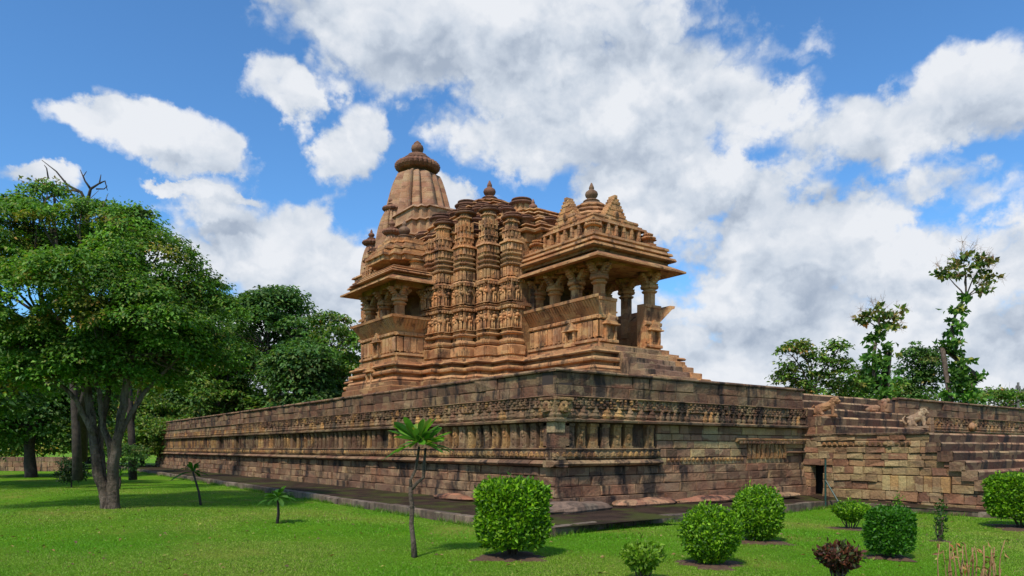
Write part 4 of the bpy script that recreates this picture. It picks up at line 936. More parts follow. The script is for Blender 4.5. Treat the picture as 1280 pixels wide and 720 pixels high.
# ------------------------------------------------------------------ vegetation
def pal(n, cols, var=.25, weights=None):
    cols = np.array(cols); k = RNG.choice(len(cols), n, p=weights); c = cols[k]*(1+RNG.uniform(-var, var, (n, 1))); return np.clip(c, 0, 1)
TREE = [(.07, .165, .018), (.095, .21, .022), (.14, .25, .03), (.045, .11, .02), (.20, .23, .05)]
DARKT = [(.04, .105, .024), (.06, .145, .028), (.08, .175, .035), (.11, .18, .04)]
YOUNG = [(.07, .19, .008), (.10, .26, .012), (.15, .33, .02), (.045, .12, .008)]
def clump_leaves(blobs, n_per, leaf, cols, clump=.45, up=.6, flat=.36, weights=None, shell=.55, pad=0.):
    V = []; C = []
    for (c, r, w) in blobs:
        c = np.array(c); nc = max(4, int(w*.72))
        d = unit(RNG.normal(size=(nc, 3))+np.array([0, 0, .35])); rad = RNG.uniform(shell, 1.06, (nc, 1))**.8
        r3 = np.array(r if hasattr(r, '__len__') else (r, r, r*.8))
        cc = c+d*rad*r3
        keep = RNG.random(nc) < .93; cc = cc[keep]
        nl = n_per; m = len(cc)
        sz = RNG.uniform(.5, 1.45, (m, 1, 1))
        P = cc[:, None, :]+RNG.normal(size=(m, nl, 3))*clump*.55*sz*np.array([1, 1, flat])
        out = unit(cc-c)[:, None, :]
        D = unit(RNG.normal(size=(m, nl, 3))+out*.7+np.array([0, 0, -.25])); Nn = unit(RNG.normal(size=(m, nl, 3))*.8+np.array([0, 0, up*2.4])+out*.5)
        if pad:
            R = pad*sz*RNG.uniform(.8, 1.1, (m, 1, 1)); rr = np.sqrt(RNG.random((m, nl, 1))); an = RNG.uniform(0, 2*pi, (m, nl, 1))
            edge = 1+.22*np.sin(3*an+RNG.uniform(0, 6, (m, 1, 1)))+.14*np.sin(7*an+RNG.uniform(0, 6, (m, 1, 1)))
            hx = rr*np.cos(an)*edge; hy = rr*np.sin(an)*edge; thick = RNG.random((m, nl, 1))**2*.38
            tilt = unit(out+np.array([0, 0, 1.2]))
            oz = .42*(1-rr**2)-thick+.05*RNG.normal(size=(m, nl, 1))
            ox = hx; oy = hy; oz = oz-(hx*tilt[..., 0:1]+hy*tilt[..., 1:2])*.55
            P = cc[:, None, :]+np.concatenate([ox, oy, oz], 2)*R
            Nn = unit(np.concatenate([hx*.8, hy*.8, np.ones_like(hx)], 2)+tilt*.5+RNG.normal(size=(m, nl, 3))*.38)
            D = unit(np.concatenate([np.cos(an), np.sin(an), -.35*np.ones_like(an)], 2)+RNG.normal(size=(m, nl, 3))*.5)
        ln = leaf*RNG.uniform(.6, 1.3, m*nl); V.append(leaf_quads(P.reshape(-1, 3), D.reshape(-1, 3), Nn.reshape(-1, 3), ln, ln*.62))
        tone = RNG.uniform(.55, 1.5, (m, 1, 1))*np.where(RNG.random((m, 1, 1)) < .06, np.array([2.2, 1.1, 1.6]), np.array([1., 1., 1.])); C.append((pal(m*nl, cols, .22, weights).reshape(m, nl, 3)*tone).reshape(-1, 3))
    return np.concatenate(V), np.concatenate(C)
def curve(a, b, bend=.15, n=6):
    a = np.array(a, float); b = np.array(b, float); L_ = np.linalg.norm(b-a); off = RNG.normal(size=3)*L_*bend; off[2] = abs(off[2])*.3
    return [a+(b-a)*t+off*sin(pi*t)+RNG.normal(size=3)*L_*.012 for t in np.linspace(0, 1, n)]
def make_tree(name, base, blobs, label, cat='tree', group=None, trunk_r=.3, fork=None, n_per=26, leaf=.2, cols=TREE, clump=.6, bark=M_BARK, limbs=True, mat=M_LEAFT, weights=None, shell=.55, trunks=None, pad=0.):
    t = thing(name, base, label, cat, group); base = np.array(base, float)
    V, C = clump_leaves(blobs, n_per, leaf, cols, clump, weights=weights, shell=shell, pad=pad)
    mb = MB(); fk = np.array(fork if fork is not None else (base[0], base[1], base[2]+2.5))
    if trunks is None: mb.tube(curve(base-np.array([0, 0, .2]), fk, .03, 7), np.linspace(trunk_r*1.25, trunk_r*.8, 7), 12, wob=.2)
    else:
        for pts, rad in trunks:
            pp = []; rr = []
            for k in range(len(pts)-1):
                for q in range(5):
                    t_ = q/5; pp.append(pts[k]*(1-t_)+pts[k+1]*t_+RNG.normal(size=3)*.012); rr.append(rad[k]*(1-t_)+rad[k+1]*t_)
            pp.append(pts[-1]); rr.append(rad[-1]); rr = [q*.66 for q in rr]; rr[0] *= 1.35; rr[1] *= 1.25; rr[2] *= 1.1
            mb.tube(pp, rr, 26, wob=.07, flute=.085)
    mb.build('trunk', bark, t, True)
    if limbs:
        bb = MB()
        for (c, r, w) in blobs:
            c = np.array(c); r1 = r[0] if hasattr(r, '__len__') else r
            main = curve(fk, c, .08, 7); bb.tube(main, np.linspace(trunk_r*.5, trunk_r*.16, 7), 8, wob=.15)
            for q in range(5):
                e = c+unit(RNG.normal(size=3)+np.array([0, 0, .3]))*r1*.9; bb.tube(curve(main[4 if q % 2 else 5], e, .1, 5), np.linspace(trunk_r*.2, trunk_r*.03, 5), 5)
        bb.build('branches', bark, t, True)
    o = quads_mesh('foliage', V, C, mat, t)
    return t
# --- big spreading tree on the left
tb = W(135, 636, 21.5)
def Wp(px, py, d): return np.array(W(px, py, d))
B = []
for (px, py, d, r, w) in ((45, 290, 22, 1.5, 46), (125, 285, 22, 1.25, 42), (185, 330, 21.5, 1.5, 50), (235, 385, 22, 1.25, 46), (20, 375, 20.5, 1.8, 66), (105, 365, 20, 1.7, 70), (175, 395, 20, 1.5, 60), (60, 440, 20.5, 1.2, 46), (140, 440, 21, 1.2, 40), (215, 440, 21.5, 1.0, 36), (265, 440, 22.5, .9, 28), (-60, 320, 21, 2.0, 60), (-70, 420, 20.5, 1.8, 55), (90, 330, 23.5, 1.8, 50), (180, 290, 22.5, .45, 8), (60, 246, 22.5, .4, 7), (25, 262, 22.5, .5, 9), (172, 268, 22.5, .28, 4), (0, 470, 21, .8, 24), (100, 462, 21, .9, 26), (195, 470, 22, .7, 18)):
    B.append((W(px, py, d), (r, r, r*.62), w))
def stem(pts, r0, r1): 
    P_ = [Wp(*p) for p in pts]; return (P_, np.linspace(r0, r1, len(P_)))
tr = [stem([(136, 642, 21.5), (131, 615, 21.5), (122, 590, 21.4), (117, 560, 21.4), (114, 520, 21.4), (108, 480, 21.5), (90, 430, 21.5)], .26, .13),
      stem([(140, 642, 21.4), (142, 615, 21.4), (141, 585, 21.3), (146, 550, 21.2), (153, 515, 21.2), (160, 470, 21.2), (172, 420, 21.3)], .27, .12),
      stem([(134, 642, 21.7), (129, 610, 21.7), (126, 575, 21.7), (123, 545, 21.7), (133, 500, 21.8), (140, 455, 22)], .22, .1),
      stem([(141, 590, 21.4), (139, 560, 21.3), (128, 530, 21.2), (125, 500, 21.1), (116, 460, 21)], .17, .08),
      stem([(146, 548, 21.2), (165, 515, 21.3), (185, 485, 21.5), (215, 455, 21.6), (240, 430, 21.8)], .12, .05),
      stem([(117, 545, 21.4), (95, 500, 21), (60, 465, 20.8), (20, 430, 20.6)], .12, .05)]
make_tree('spreading_tree', (tb[0], tb[1], -.25), B, 'large spreading tree with forked trunk on the lawn at the left', trunk_r=.22, fork=W(128, 470, 21.4), n_per=230, leaf=.115, clump=.72, pad=.62, trunks=tr, weights=[.3, .3, .2, .1, .1])
# --- dead tree rising behind it
dt = thing('dead_tree', W(100, 568, 33), 'leafless dead treetop with bare dark branches above the large tree', 'tree')
mb = MB(); d = 28
mb.tube([Wp(100, 575, 33), Wp(103, 400, 31), Wp(106, 300, d), Wp(109, 252, d)], [.3, .25, .16, .1], 8)
for pts, r0 in (([(109, 256), (101, 240), (84, 231), (70, 214), (52, 200)], .07), ([(101, 240), (90, 238), (73, 238)], .04), ([(109, 252), (113, 236), (124, 229), (126, 218)], .07), ([(113, 236), (106, 226), (100, 212)], .05), ([(124, 229), (131, 226), (134, 238)], .04), ([(106, 226), (104, 220), (108, 214)], .03), ([(120, 236), (130, 236), (134, 232)], .03), ([(144, 280), (146, 262), (143, 252)], .035), ([(150, 285), (157, 270), (160, 262)], .03), ([(60, 222), (58, 210), (55, 206)], .03)):
    mb.tube([Wp(p[0], p[1], d) for p in pts], np.linspace(r0, .012, len(pts)), 6)
mb.build('trunk', M_BARKD, dt, True)
# --- trees behind the platform, left
def bg_tree(px, py_top, d, half, label, cols=DARKT, group='trees behind the long wall', seed=0, base_py=None, w=1., leaf=.3, low=True):
    bx, by, _ = W(px, 560, d); zt = 1.6+(560-py_top)/900*d; blobs = []
    H = zt+.2
    for q in range(int(13*w)):
        a = RNG.uniform(0, 2*pi); rr = half*RNG.uniform(.0, .72); zz = (RNG.uniform(.28, .88) if low else RNG.uniform(.5, .88))*H
        rr *= 1-.55*max(0, zz/H-.55)/.4
        blobs.append(((bx+rr*cos(a), by+rr*sin(a), zz), half*RNG.uniform(.3, .48), 28))
    blobs.append(((bx, by, zt-half*.34), half*.36, 22))
    return make_tree('broad_tree', (bx, by, -.3), blobs, label, group=group, trunk_r=min(.3, .3*half/4), fork=(bx, by, H*.35), n_per=100, leaf=leaf*(.55+d/110), clump=1.05, pad=.35+half*.16, cols=cols, bark=M_BARKD)
bg_tree(205, 352, 82, 8.4, 'dark green tree just right of the big spreading crown', TREE)
bg_tree(255, 346, 74, 6.8, 'tall rounded tree second from the big spreading tree')
bg_tree(345, 362, 62, 5.2, 'blue green tree with a domed crown in the middle of the row')
bg_tree(300, 405, 64, 5.0, 'lower mottled tree in front of the domed tree', TREE)
bg_tree(412, 388, 57, 3.6, 'airy tree with sky gaps touching the temple side', TREE, leaf=.26, w=.8)
bg_tree(380, 425, 54, 4.2, 'dense low tree against the wall before the airy tree')
bg_tree(240, 430, 78, 6.0, 'low dark tree above the far end of the long wall')
bg_tree(178, 500, 66, 2.6, 'small bushy tree left of the far wall end', TREE)
bg_tree(40, 430, 45, 5.5, 'dark tree shading the far lawn on the left')
bg_tree(-40, 400, 34, 5.0, 'overhanging dark tree cut by the left picture edge', low=False)
bg_tree(110, 420, 84, 7.0, 'distant tree directly behind the forked trunk')
bg_tree(168, 410, 88, 7.0, 'distant tree between the forked trunk and the wall end')
for (px, d, r0, lab) in ((97, 30, .2, 'straight dark trunk standing left of the forked trunk'), (166, 38, .22, 'leaning dark trunk right of the forked trunk')):
    bp = W(px, 560, d); t = thing('slim_tree', (bp[0], bp[1], -.3), lab, 'tree', 'trees behind the long wall')
    mb = MB(); mb.tube([Wp(px, 600, d), Wp(px-2, 540, d), Wp(px-5, 490, d), Wp(px-8, 440, d)], [r0, r0*.8, r0*.7, r0*.5], 10, wob=.1); mb.tube([Wp(px-2, 530, d), Wp(px+10, 480, d), Wp(px+22, 440, d)], [r0*.5, r0*.4, r0*.3], 8); mb.build('trunk', M_BARKD, t, True)
    V, C = clump_leaves([(W(px, 420, d), 1.6, 26), (W(px+25, 425, d), 1.4, 20)], 30, .22, DARKT, .6); quads_mesh('foliage', V, C, M_LEAFT, t)
# undergrowth strip in the far left
V, C = clump_leaves([(W(px, py, d), (1.9, 1.6, 1.5), 34) for px, py, d in [(q, 548, 62) for q in range(-60, 240, 22)]+[(q, 520, 66) for q in range(-60, 220, 26)]+[(q, 490, 70) for q in range(-60, 220, 30)]+[(q, 460, 74) for q in range(-70, 220, 34)]], 110, .3, TREE+[(.16, .22, .03)], 1.0)
meta(quads_mesh('undergrowth', V, C, M_LEAFT), 'mass of undergrowth beyond the far lawn', None, None, 'stuff')
hb = W(150, 572, 36); t = thing('hedge_bush', (hb[0], hb[1], -.25), 'low dark bush at the far end of the long wall', 'bush')
V, C = clump_leaves([(W(150, 572, 36), (.8, .8, .7), 50), (W(165, 570, 37), (.7, .7, .6), 40)], 30, .12, DARKT, .3); quads_mesh('foliage', V, C, M_LEAFT, t)
mb = MB(); mb.tube([(hb[0], hb[1], -.3), (hb[0], hb[1], .6)], [.06, .03], 6); mb.build('stem', M_BARKD, t)
# dry creeper growing at the far wall end
# far boundary wall
lw = thing('boundary_wall', W(0, 572, 58), 'low stone boundary wall beyond the far lawn', 'wall'); a0 = np.array(W(-120, 560, 58)); a1 = np.array(W(92, 560, 56)); L_ = np.linalg.norm((a1-a0)[:2]); dd = (a1-a0)/L_
mb = MB(); mb.T = wall_frame(a0[0], a0[1], dd[0], dd[1], dd[1], -dd[0]); 
for z in (-.3, .1, .5): course(mb, 0, L_, z, z+.4, 0, .5, 1.1)
mb.build('masonry', M_WALL, lw)
# dark bush beside the straight trunk
bb_ = W(89, 586, 33); t = thing('hedge_bush', (bb_[0], bb_[1], -.25), 'small very dark bush on the grass left of the forked trunk', 'bush')
V, C = clump_leaves([(W(88, 588, 33), (.45, .45, .5), 46), (W(97, 591, 33), (.4, .4, .4), 34), (W(81, 594, 33), (.3, .3, .3), 20)], 40, .10, [(.02, .05, .015), (.03, .07, .02)], .22); quads_mesh('foliage', V, C, M_LEAFT, t)
mb = MB(); mb.tube([(bb_[0], bb_[1], -.3), (bb_[0], bb_[1], .75)], [.04, .02], 6); mb.build('stem', M_BARKD, t)

# --- trees beyond the platform, right
def teak(px, base_d, segs, top, label):
    b = W(px, 500, base_d); t = thing('teak_tree', (b[0], b[1], -.3), label, 'tree')
    blobs = [(W(x, y, base_d), (r, r, r*1.0), w) for x, y, r, w in segs]; V, C = clump_leaves(blobs, 15, .42, [(.045, .13, .015), (.075, .18, .02), (.12, .24, .03)], .35, up=.1, shell=.3)
    tb_ = [(W(x, y, base_d), (r, r, r*.6), w) for x, y, r, w in top]; V2, C2 = clump_leaves(tb_, 14, .4, [(.08, .15, .02), (.15, .19, .03), (.26, .20, .05), (.05, .10, .015)], .32, up=.1, shell=.2)
    quads_mesh('foliage', V, C, M_LEAFT, t); quads_mesh('crown', V2, C2, M_LEAFT, t)
    mb = MB(); P_ = [np.array((b[0], b[1], -.4))]+[np.array(W(x, y, base_d)) for x, y, r, w in reversed(segs)]+[np.array(W(top[0][0], top[0][1], base_d))]
    mb.tube(P_, np.linspace(.2, .06, len(P_)), 8)
    for x, y, r, w in top: mb.tube(curve(P_[-2], W(x, y, base_d), .05, 5), np.linspace(.06, .02, 5), 5)
    mb.build('trunk', M_BARK, t, True)
    # flower panicles
    f = MB()
    for x, y, r, w in top:
        for q in range(10):
            e = Wp(x, y, base_d)+unit(RNG.normal(size=3)+np.array([0, 0, .8]))*r*1.35; s_ = Wp(x, y, base_d)+(e-Wp(x, y, base_d))*.6
            f.tube([s_, e], [.012, .006], 4)
            for k in range(8): f.tube([e+(s_-e)*RNG.random()*.6, e+RNG.normal(size=3)*.22], [.006, .004], 3)
    f.build('flower_stalks', M_DRY, t)
teak(1203, 52, [(1208, 372, .22, 4), (1196, 388, .5, 9), (1190, 410, .75, 15), (1193, 435, .7, 14), (1200, 458, .8, 16), (1200, 480, 1.1, 26), (1205, 497, 1.3, 34), (1222, 470, .5, 6), (1178, 435, .4, 5)], [(1207, 335, 1.1, 17), (1182, 340, .7, 9), (1235, 346, .8, 10), (1205, 322, .9, 10), (1228, 362, .5, 5), (1228, 328, .6, 7)], 'tallest slender tree with a flat flowering top at the right')
teak(1098, 50, [(1100, 412, .25, 4), (1095, 428, .6, 11), (1092, 448, .8, 16), (1093, 468, .8, 18), (1098, 488, 1.2, 30), (1112, 440, .4, 6)], [(1098, 394, 1.0, 16), (1080, 398, .6, 8), (1120, 394, .7, 9), (1116, 408, .5, 6)], 'second slender flowering tree left of the tallest one')
def loose(px, py, d, spots, label, cols, leaf=.3):
    b = W(px, 500, d); blobs = [(W(x, y, d+RNG.uniform(-1, 1)), (r, r, r*.8), w) for x, y, r, w in spots]
    return make_tree('leafy_tree', (b[0], b[1], -.3), blobs, label, group='trees beyond the staircase', trunk_r=.14, fork=W(px, py, d), n_per=34, leaf=leaf*.85, clump=.42, pad=.5, cols=cols, shell=.25)
loose(1015, 490, 48, [(985, 440, .5, 12), (1000, 435, .7, 16), (1018, 450, 1.0, 24), (990, 465, 1.1, 26), (1045, 435, .6, 14), (1050, 460, 1.0, 26), (1020, 480, 1.4, 36), (1055, 485, 1.2, 32), (978, 470, .7, 14), (1000, 490, 1.2, 30)], 'broken low tree with small pale leaves above the platform end', TREE)
loose(1148, 490, 55, [(1140, 440, .9, 26), (1155, 450, 1.1, 34), (1140, 465, 1.3, 42), (1160, 475, 1.3, 42), (1145, 490, 1.6, 50), (1130, 485, 1.0, 26), (1165, 440, .5, 12), (1172, 455, .8, 20)], 'dense dark tree between the two slender flowering trees', DARKT)
loose(1075, 490, 53, [(1075, 470, .9, 24), (1070, 490, 1.2, 30), (1122, 490, 1.2, 30), (1085, 485, 1.2, 30)], 'low leafy tree at the foot of the second slender tree', TREE)
b = W(1258, 500, 60); t = make_tree('creeper_canopy', (b[0], b[1], -.3), [(W(x, y, 60), (1.3, 1.3, .4), 28) for x, y in ((1225, 497), (1240, 494), (1256, 494), (1272, 495), (1290, 495), (1310, 496))], 'flat low canopy of greenery under the utility pole', trunk_r=.12, fork=W(1258, 510, 60), n_per=26, leaf=.22, cols=TREE, clump=.35, shell=.2)
V, C = clump_leaves([(W(px, py, 75), (2., 2., 1.2), 26) for px in range(960, 1330, 22) for py in (520, 500)], 22, .34, TREE, .8)
meta(quads_mesh('undergrowth', V, C, M_LEAFT), 'distant scrub beyond the right platform end', None, None, 'stuff')
p0 = W(1273, 560, 62); t = thing('utility_pole', (p0[0], p0[1], -.3), 'thin dark utility pole above the right platform end', 'pole')
mb = MB(); mb.tube([(p0[0], p0[1], -.4), (p0[0], p0[1], W(0, 478, 62)[2])], [.13, .09], 10); mb.build('shaft', M_POLE, t)
mb = MB(); zc = W(0, 486, 62)[2]; mb.box(p0[0]-.5, p0[0]+.5, p0[1]-.05, p0[1]+.05, zc, zc+.1)
for q in (-.4, .4): mb.lathe(p0[0]+q, p0[1], [(.05, zc+.1), (.07, zc+.2), (.03, zc+.28)], 8)
mb.build('crossarm', M_POLE, t)

# --- clipped shrubs on the lawn
def ground(px, py):      # lawn point seen at (px,py)
    d = 900*1.82/(py-560)
    for _ in range(6):
        x, y, _z = W(px, py, d); d = 900*(1.6-float(lawn_z(x, y)))/(py-560)
    x, y, z = W(px, py, d); return x, y, float(lawn_z(x, y)), d
def shrub(name, px, py, w, h, shape, label, n=9000, leaf=.05, cols=YOUNG, stems=.12, mat=M_LEAF, soil=1., cat='shrub', flare=.0, group='shrubs on the lawn', density=1.):
    x, y, z, d = ground(px, py); t = thing(name, (x, y, z), label, cat, group)
    n = int(n*density); z0 = stems
    if shape == 'box':
        P = RNG.uniform(-1, 1, (n, 3)); k = RNG.integers(0, 6, n); ax = k % 3; sgn = np.where(k < 3, 1, -1)
        m = (ax == 2) & (sgn < 0); ax = np.where(m, 0, ax)
        P[np.arange(n), ax] = sgn; Nn = np.zeros((n, 3)); Nn[np.arange(n), ax] = sgn
        # rounded corners
        q = np.abs(P)**5; q = (q.sum(1)**(1/5))[:, None]; P = P/q; Nn = unit(Nn+P*.4)
        s = 1-RNG.random((n, 1))**2*.22; P = P*s
        taper = 1-.12*np.clip(-P[:, 2:3], 0, 1)**2; P[:, :2] *= taper
        Q = P*np.array([w/2, w/2, (h-z0)/2])+np.array([0, 0, z0+(h-z0)/2])
    else:
        d_ = unit(RNG.normal(size=(n, 3))); s = 1-RNG.random((n, 1))**2*.35; egg = 1+.12*d_[:, 2:3]
        P = d_*s; Nn = d_; Q = P*np.array([w/2, w/2, (h-z0)/2])*np.concatenate([egg, egg, np.ones((n, 1))], 1)+np.array([0, 0, z0+(h-z0)/2])
        if shape == 'vase': rr = .45+.55*np.clip((Q[:, 2:3]-z0)/(h-z0)*1.6, 0, 1); Q[:, :2] *= rr
    # lumpy surface
    lump = 1+.06*np.sin(Q[:, 0:1]*9+px)*np.cos(Q[:, 1:2]*8)+.055*np.sin(Q[:, 2:3]*11+px)*np.sin(Q[:, 0:1]*7+1)
    Q[:, :2] *= lump; Q += RNG.normal(size=(n, 3))*.018
    tall = RNG.random(n) < .05; Q[tall] += (Nn[tall]*.5+np.array([0, 0, .6]))*RNG.uniform(.02, .10, (tall.sum(), 1))
    D = unit(Nn*.6+RNG.normal(size=(n, 3))*.6+np.array([0, 0, .45])); NN = unit(Nn+RNG.normal(size=(n, 3))*.45+np.array([0, 0, .4]))
    ln = leaf*RNG.uniform(.5, 1.7, n); V = leaf_quads(Q+np.array([x, y, z]), D, NN, ln, ln*.55)
    depth_tone = RNG.uniform(.75, 1.25, (n, 1)); C = pal(n, cols, .25)*depth_tone
    quads_mesh('foliage', V, C, mat, t)
    mb = MB()
    for q in range(11):
        a = 2*pi*q/11+RNG.uniform(-.2, .2); r1 = w*.34*RNG.uniform(.4, 1); r0 = w*.05
        mb.tube(curve((x+r0*cos(a), y+r0*sin(a), z-.05), (x+r1*cos(a), y+r1*sin(a), z+h*.62), .06, 5), np.linspace(.018, .007, 5)*max(.8, w), 5)
    mb.build('stems', M_TWIG, t, True)
    if soil:
        s_ = MB(); m = 60; ring = [(x+w*.60*soil*(1+.22*sin(3*a+px)+.14*sin(7*a+px)+.08*sin(13*a))*cos(a), y+w*.60*soil*(1+.22*sin(3*a+px)+.14*sin(7*a+px)+.08*sin(13*a))*sin(a)) for a in np.linspace(0, 2*pi, m, endpoint=False)]
        zz = z+.014; cvs = [(x, y, zz+.02)]+[(x+(rx-x)*.6, y+(ry-y)*.6, zz+.018) for rx, ry in ring]+[(rx, ry, zz-.02) for rx, ry in ring]
        s_.add(cvs, [(0, 1+i, 1+(i+1) % m) for i in range(m)]+[(1+i, 1+m+i, 1+m+(i+1) % m, 1+(i+1) % m) for i in range(m)])
        meta(s_.build('soil', M_SOIL, None, True), kind='structure')
    return t
GR = [(.10, .24, .006), (.16, .33, .008), (.24, .42, .014), (.045, .12, .006)]
shrub('box_shrub', 640, 696, .98, 1.24, 'box', 'big square clipped bright green bush near the centre', 17000, .062, GR, stems=.10)
shrub('round_shrub', 888, 706, .86, .90, 'ball', 'round bright green bush, front one of the central right pair', 10000, .045, GR, stems=.03)
shrub('round_shrub', 948, 677, .92, 1.05, 'ball', 'egg shaped green bush behind and right of the front round one', 10000, .05, GR, stems=.02)
shrub('box_shrub', 1113, 697, .58, .78, 'box', 'small square clipped dark green bush left of the brown stalks', 9000, .05, [(.03, .12, .006), (.05, .17, .008), (.075, .22, .01)], stems=.06)
shrub('box_shrub', 1280, 660, 1.42, 1.35, 'box', 'large square clipped bush cut by the right picture edge', 15000, .07, GR, stems=.2)
shrub('vase_shrub', 1064, 662, .85, .62, 'vase', 'low spreading bush with bare stems in front of the green post', 5000, .05, GR, stems=.20)
shrub('vase_shrub', 803, 728, .55, .5, 'vase', 'small yellow green bush cut by the lower picture edge', 1500, .06, [(.16, .28, .015), (.12, .24, .01), (.2, .32, .03)], stems=.16)
shrub('maroon_shrub', 1048, 731, .52, .5, 'vase', 'low maroon leaved bush with bare stems at the lower edge', 1600, .06, [(.10, .028, .018), (.14, .045, .02), (.06, .03, .015), (.05, .06, .015)], stems=.2, mat=M_RED)
shrub('thin_shrub', 1176, 678, .17, .82, 'ball', 'thin upright dark sprig between the two square bushes', 260, .055, [(.03, .08, .012), (.06, .13, .015)], stems=.05, soil=2.6)
# leafy tip of the thin shrub, tiny plant
x, y, z, d = ground(1123, 640); t = thing('young_plant', (x, y, z), 'tiny light green plant behind the small square bush', 'plant', 'shrubs on the lawn')
P = RNG.normal(size=(90, 3))*np.array([.07, .07, .14])+np.array([x, y, z+.32]); V = leaf_quads(P, RNG.normal(size=(90, 3))+np.array([0, 0, .5]), RNG.normal(size=(90, 3))+np.array([0, 0, 1]), np.full(90, .09), np.full(90, .04)); quads_mesh('foliage', V, pal(90, YOUNG), M_LEAF, t)
mb = MB(); mb.tube([(x, y, z-.05), (x+.01, y, z+.45)], [.012, .006], 6); mb.build('stem', M_TWIG, t)
# dead brown stalks in the lower right corner
x, y, z, d = ground(1215, 735); t = thing('dry_plant', (x, y, z), 'cluster of dry brown stalks in the lower right foreground', 'plant')
mb = MB(); lf = []
for q in range(26):
    px = 1180+q*2.9+RNG.uniform(-2, 2); bx, by, bz, _ = ground(px, 735+RNG.uniform(-6, 6)); h = RNG.uniform(.28, .58)
    e = np.array([bx+RNG.normal()*.05, by+RNG.normal()*.05, bz+h]); mb.tube(curve((bx, by, bz-.05), e, .03, 4), np.linspace(.011, .006, 4)*RNG.uniform(.6, 1.5), 5)
    for k in range(3): lf.append(e-np.array([0, 0, h*RNG.uniform(0, .6)]))
mb.build('stalks', M_DRY, t, True); lf = np.array(lf); n = len(lf)
quads_mesh('dry_leaves', leaf_quads(lf, RNG.normal(size=(n, 3)), RNG.normal(size=(n, 3))+np.array([0, 0, 1]), RNG.uniform(.05, .11, n), np.full(n, .035)), pal(n, [(.35, .14, .04), (.42, .24, .09), (.22, .1, .04), (.2, .22, .04)]), M_RED, t)

# --- frangipani saplings
def whorl(P, axis, n, ln, wd, cols, spread=.9, droop=.25):
    axis = unit(np.array(axis, float)); V = []
    a = np.arange(n)*2.4+RNG.uniform(0, 6); el = RNG.uniform(-.05, 1.2, n)
    u = unit(np.cross(axis, [.3, .8, .1])); w = np.cross(axis, u)
    D = unit(np.cos(a)[:, None]*u*np.cos(el)[:, None]+np.sin(a)[:, None]*w*np.cos(el)[:, None]+axis*np.sin(el)[:, None])
    L_ = ln*RNG.uniform(.7, 1.15, n); base = np.array(P)+D*.02
    S = unit(np.cross(D, axis+RNG.normal(size=(n, 3))*.2)); U = np.cross(S, D)
    out = []
    prof = [(0, .12), (.25, .5), (.5, .88), (.75, 1.), (.92, .6), (1, .05)]
    for (t0, w0), (t1, w1) in zip(prof[:-1], prof[1:]):
        for s in (-1, 1):
            def pt(t, ww): return base+D*(L_*t)[:, None]-np.array([0, 0, 1])*(L_*droop*t*t)[:, None]+S*(s*ww*wd*.5)+U*(.12*wd*ww)
            def mid(t): return base+D*(L_*t)[:, None]-np.array([0, 0, 1])*(L_*droop*t*t)[:, None]
            q = [mid(t0), pt(t0, w0), pt(t1, w1), mid(t1)]; out.append(np.stack(q, 1))
    V = np.concatenate(out); C1 = pal(n, cols, .2); C = np.concatenate([C1]*10); return V, C
FR = [(.07, .20, .014), (.10, .26, .018), (.16, .33, .03), (.06, .15, .025), (.24, .30, .04)]
x, y, z, d = ground(517, 696); t = thing('frangipani_sapling', (x, y, z), 'young frangipani with forked stem and long leaves before the wall', 'sapling')
f = lambda px, py: Wp(px, py, d)
mb = MB(); mb.tube([f(518, 699), f(517, 680), f(514, 655), f(515, 635), f(513, 618), f(514, 609)], [.055, .042, .038, .04, .034, .04], 10, wob=.15)
mb.tube([f(514, 612), f(513, 600), f(519, 588), f(522, 572), f(524, 558)], [.036, .026, .024, .024, .02], 9, wob=.15)
mb.tube([f(514, 612), f(521, 604), f(529, 597), f(530, 580), f(532, 560)], [.034, .03, .026, .024, .018], 9, wob=.15)
mb.build('stem', M_BARK, t, True)
V1, C1 = whorl(f(523, 553), (-.25, .15, 1), 36, .56, .115, FR, droop=.16); V2, C2 = whorl(f(532, 556), (.4, -.3, 1), 30, .48, .105, FR, droop=.2)
quads_mesh('foliage', np.concatenate([V1, V2]), np.concatenate([C1, C2]), M_LEAF, t)
for (bx, by, tx_, ty_, n, ln, lab) in ((251, 631, 241, 590, 24, .62, 'leaning little frangipani nearest the spreading tree on its right'), (346, 655, 347, 622, 26, .42, 'small upright frangipani standing alone on the lawn left of the centre'), (149, 611, 149, 596, 14, .5, 'smallest palm like sapling just behind the forked trunk')):
    x, y, z, d = ground(bx, by); t = thing('frangipani_sapling', (x, y, z), lab, 'sapling', 'little frangipanis on the lawn')
    top = Wp(tx_, ty_, d); mb = MB(); mb.tube([(x, y, z-.05), tuple(np.array([x, y, z])*.6+top*.4+np.array([.03, 0, 0])), tuple(top)], [.045, .035, .028], 8); mb.build('stem', M_BARKD, t, True)
    V1, C1 = whorl(top, (0, 0, 1), n, ln, .12, [(.04, .12, .012), (.06, .17, .015), (.09, .2, .03)], droop=.35); quads_mesh('foliage', V1, C1, M_LEAF, t)

# --- green iron post with brace
x, y, z = W(1032, 627, 25.0); t = thing('iron_post', (x, y, z), 'dark green iron corner post with slanting brace by the staircase', 'post')
mb = MB(); mb.tube([(x, y, -.5), (x, y, W(0, 574, 25)[2])], [.035, .035], 10); mb.build('upright', M_IRON, t)
mb = MB(); e = Wp(1048, 627, 24.4); mb.tube([(x, y, W(0, 600, 25)[2]), tuple(e)], [.028, .028], 8); mb.build('brace', M_IRON, t)

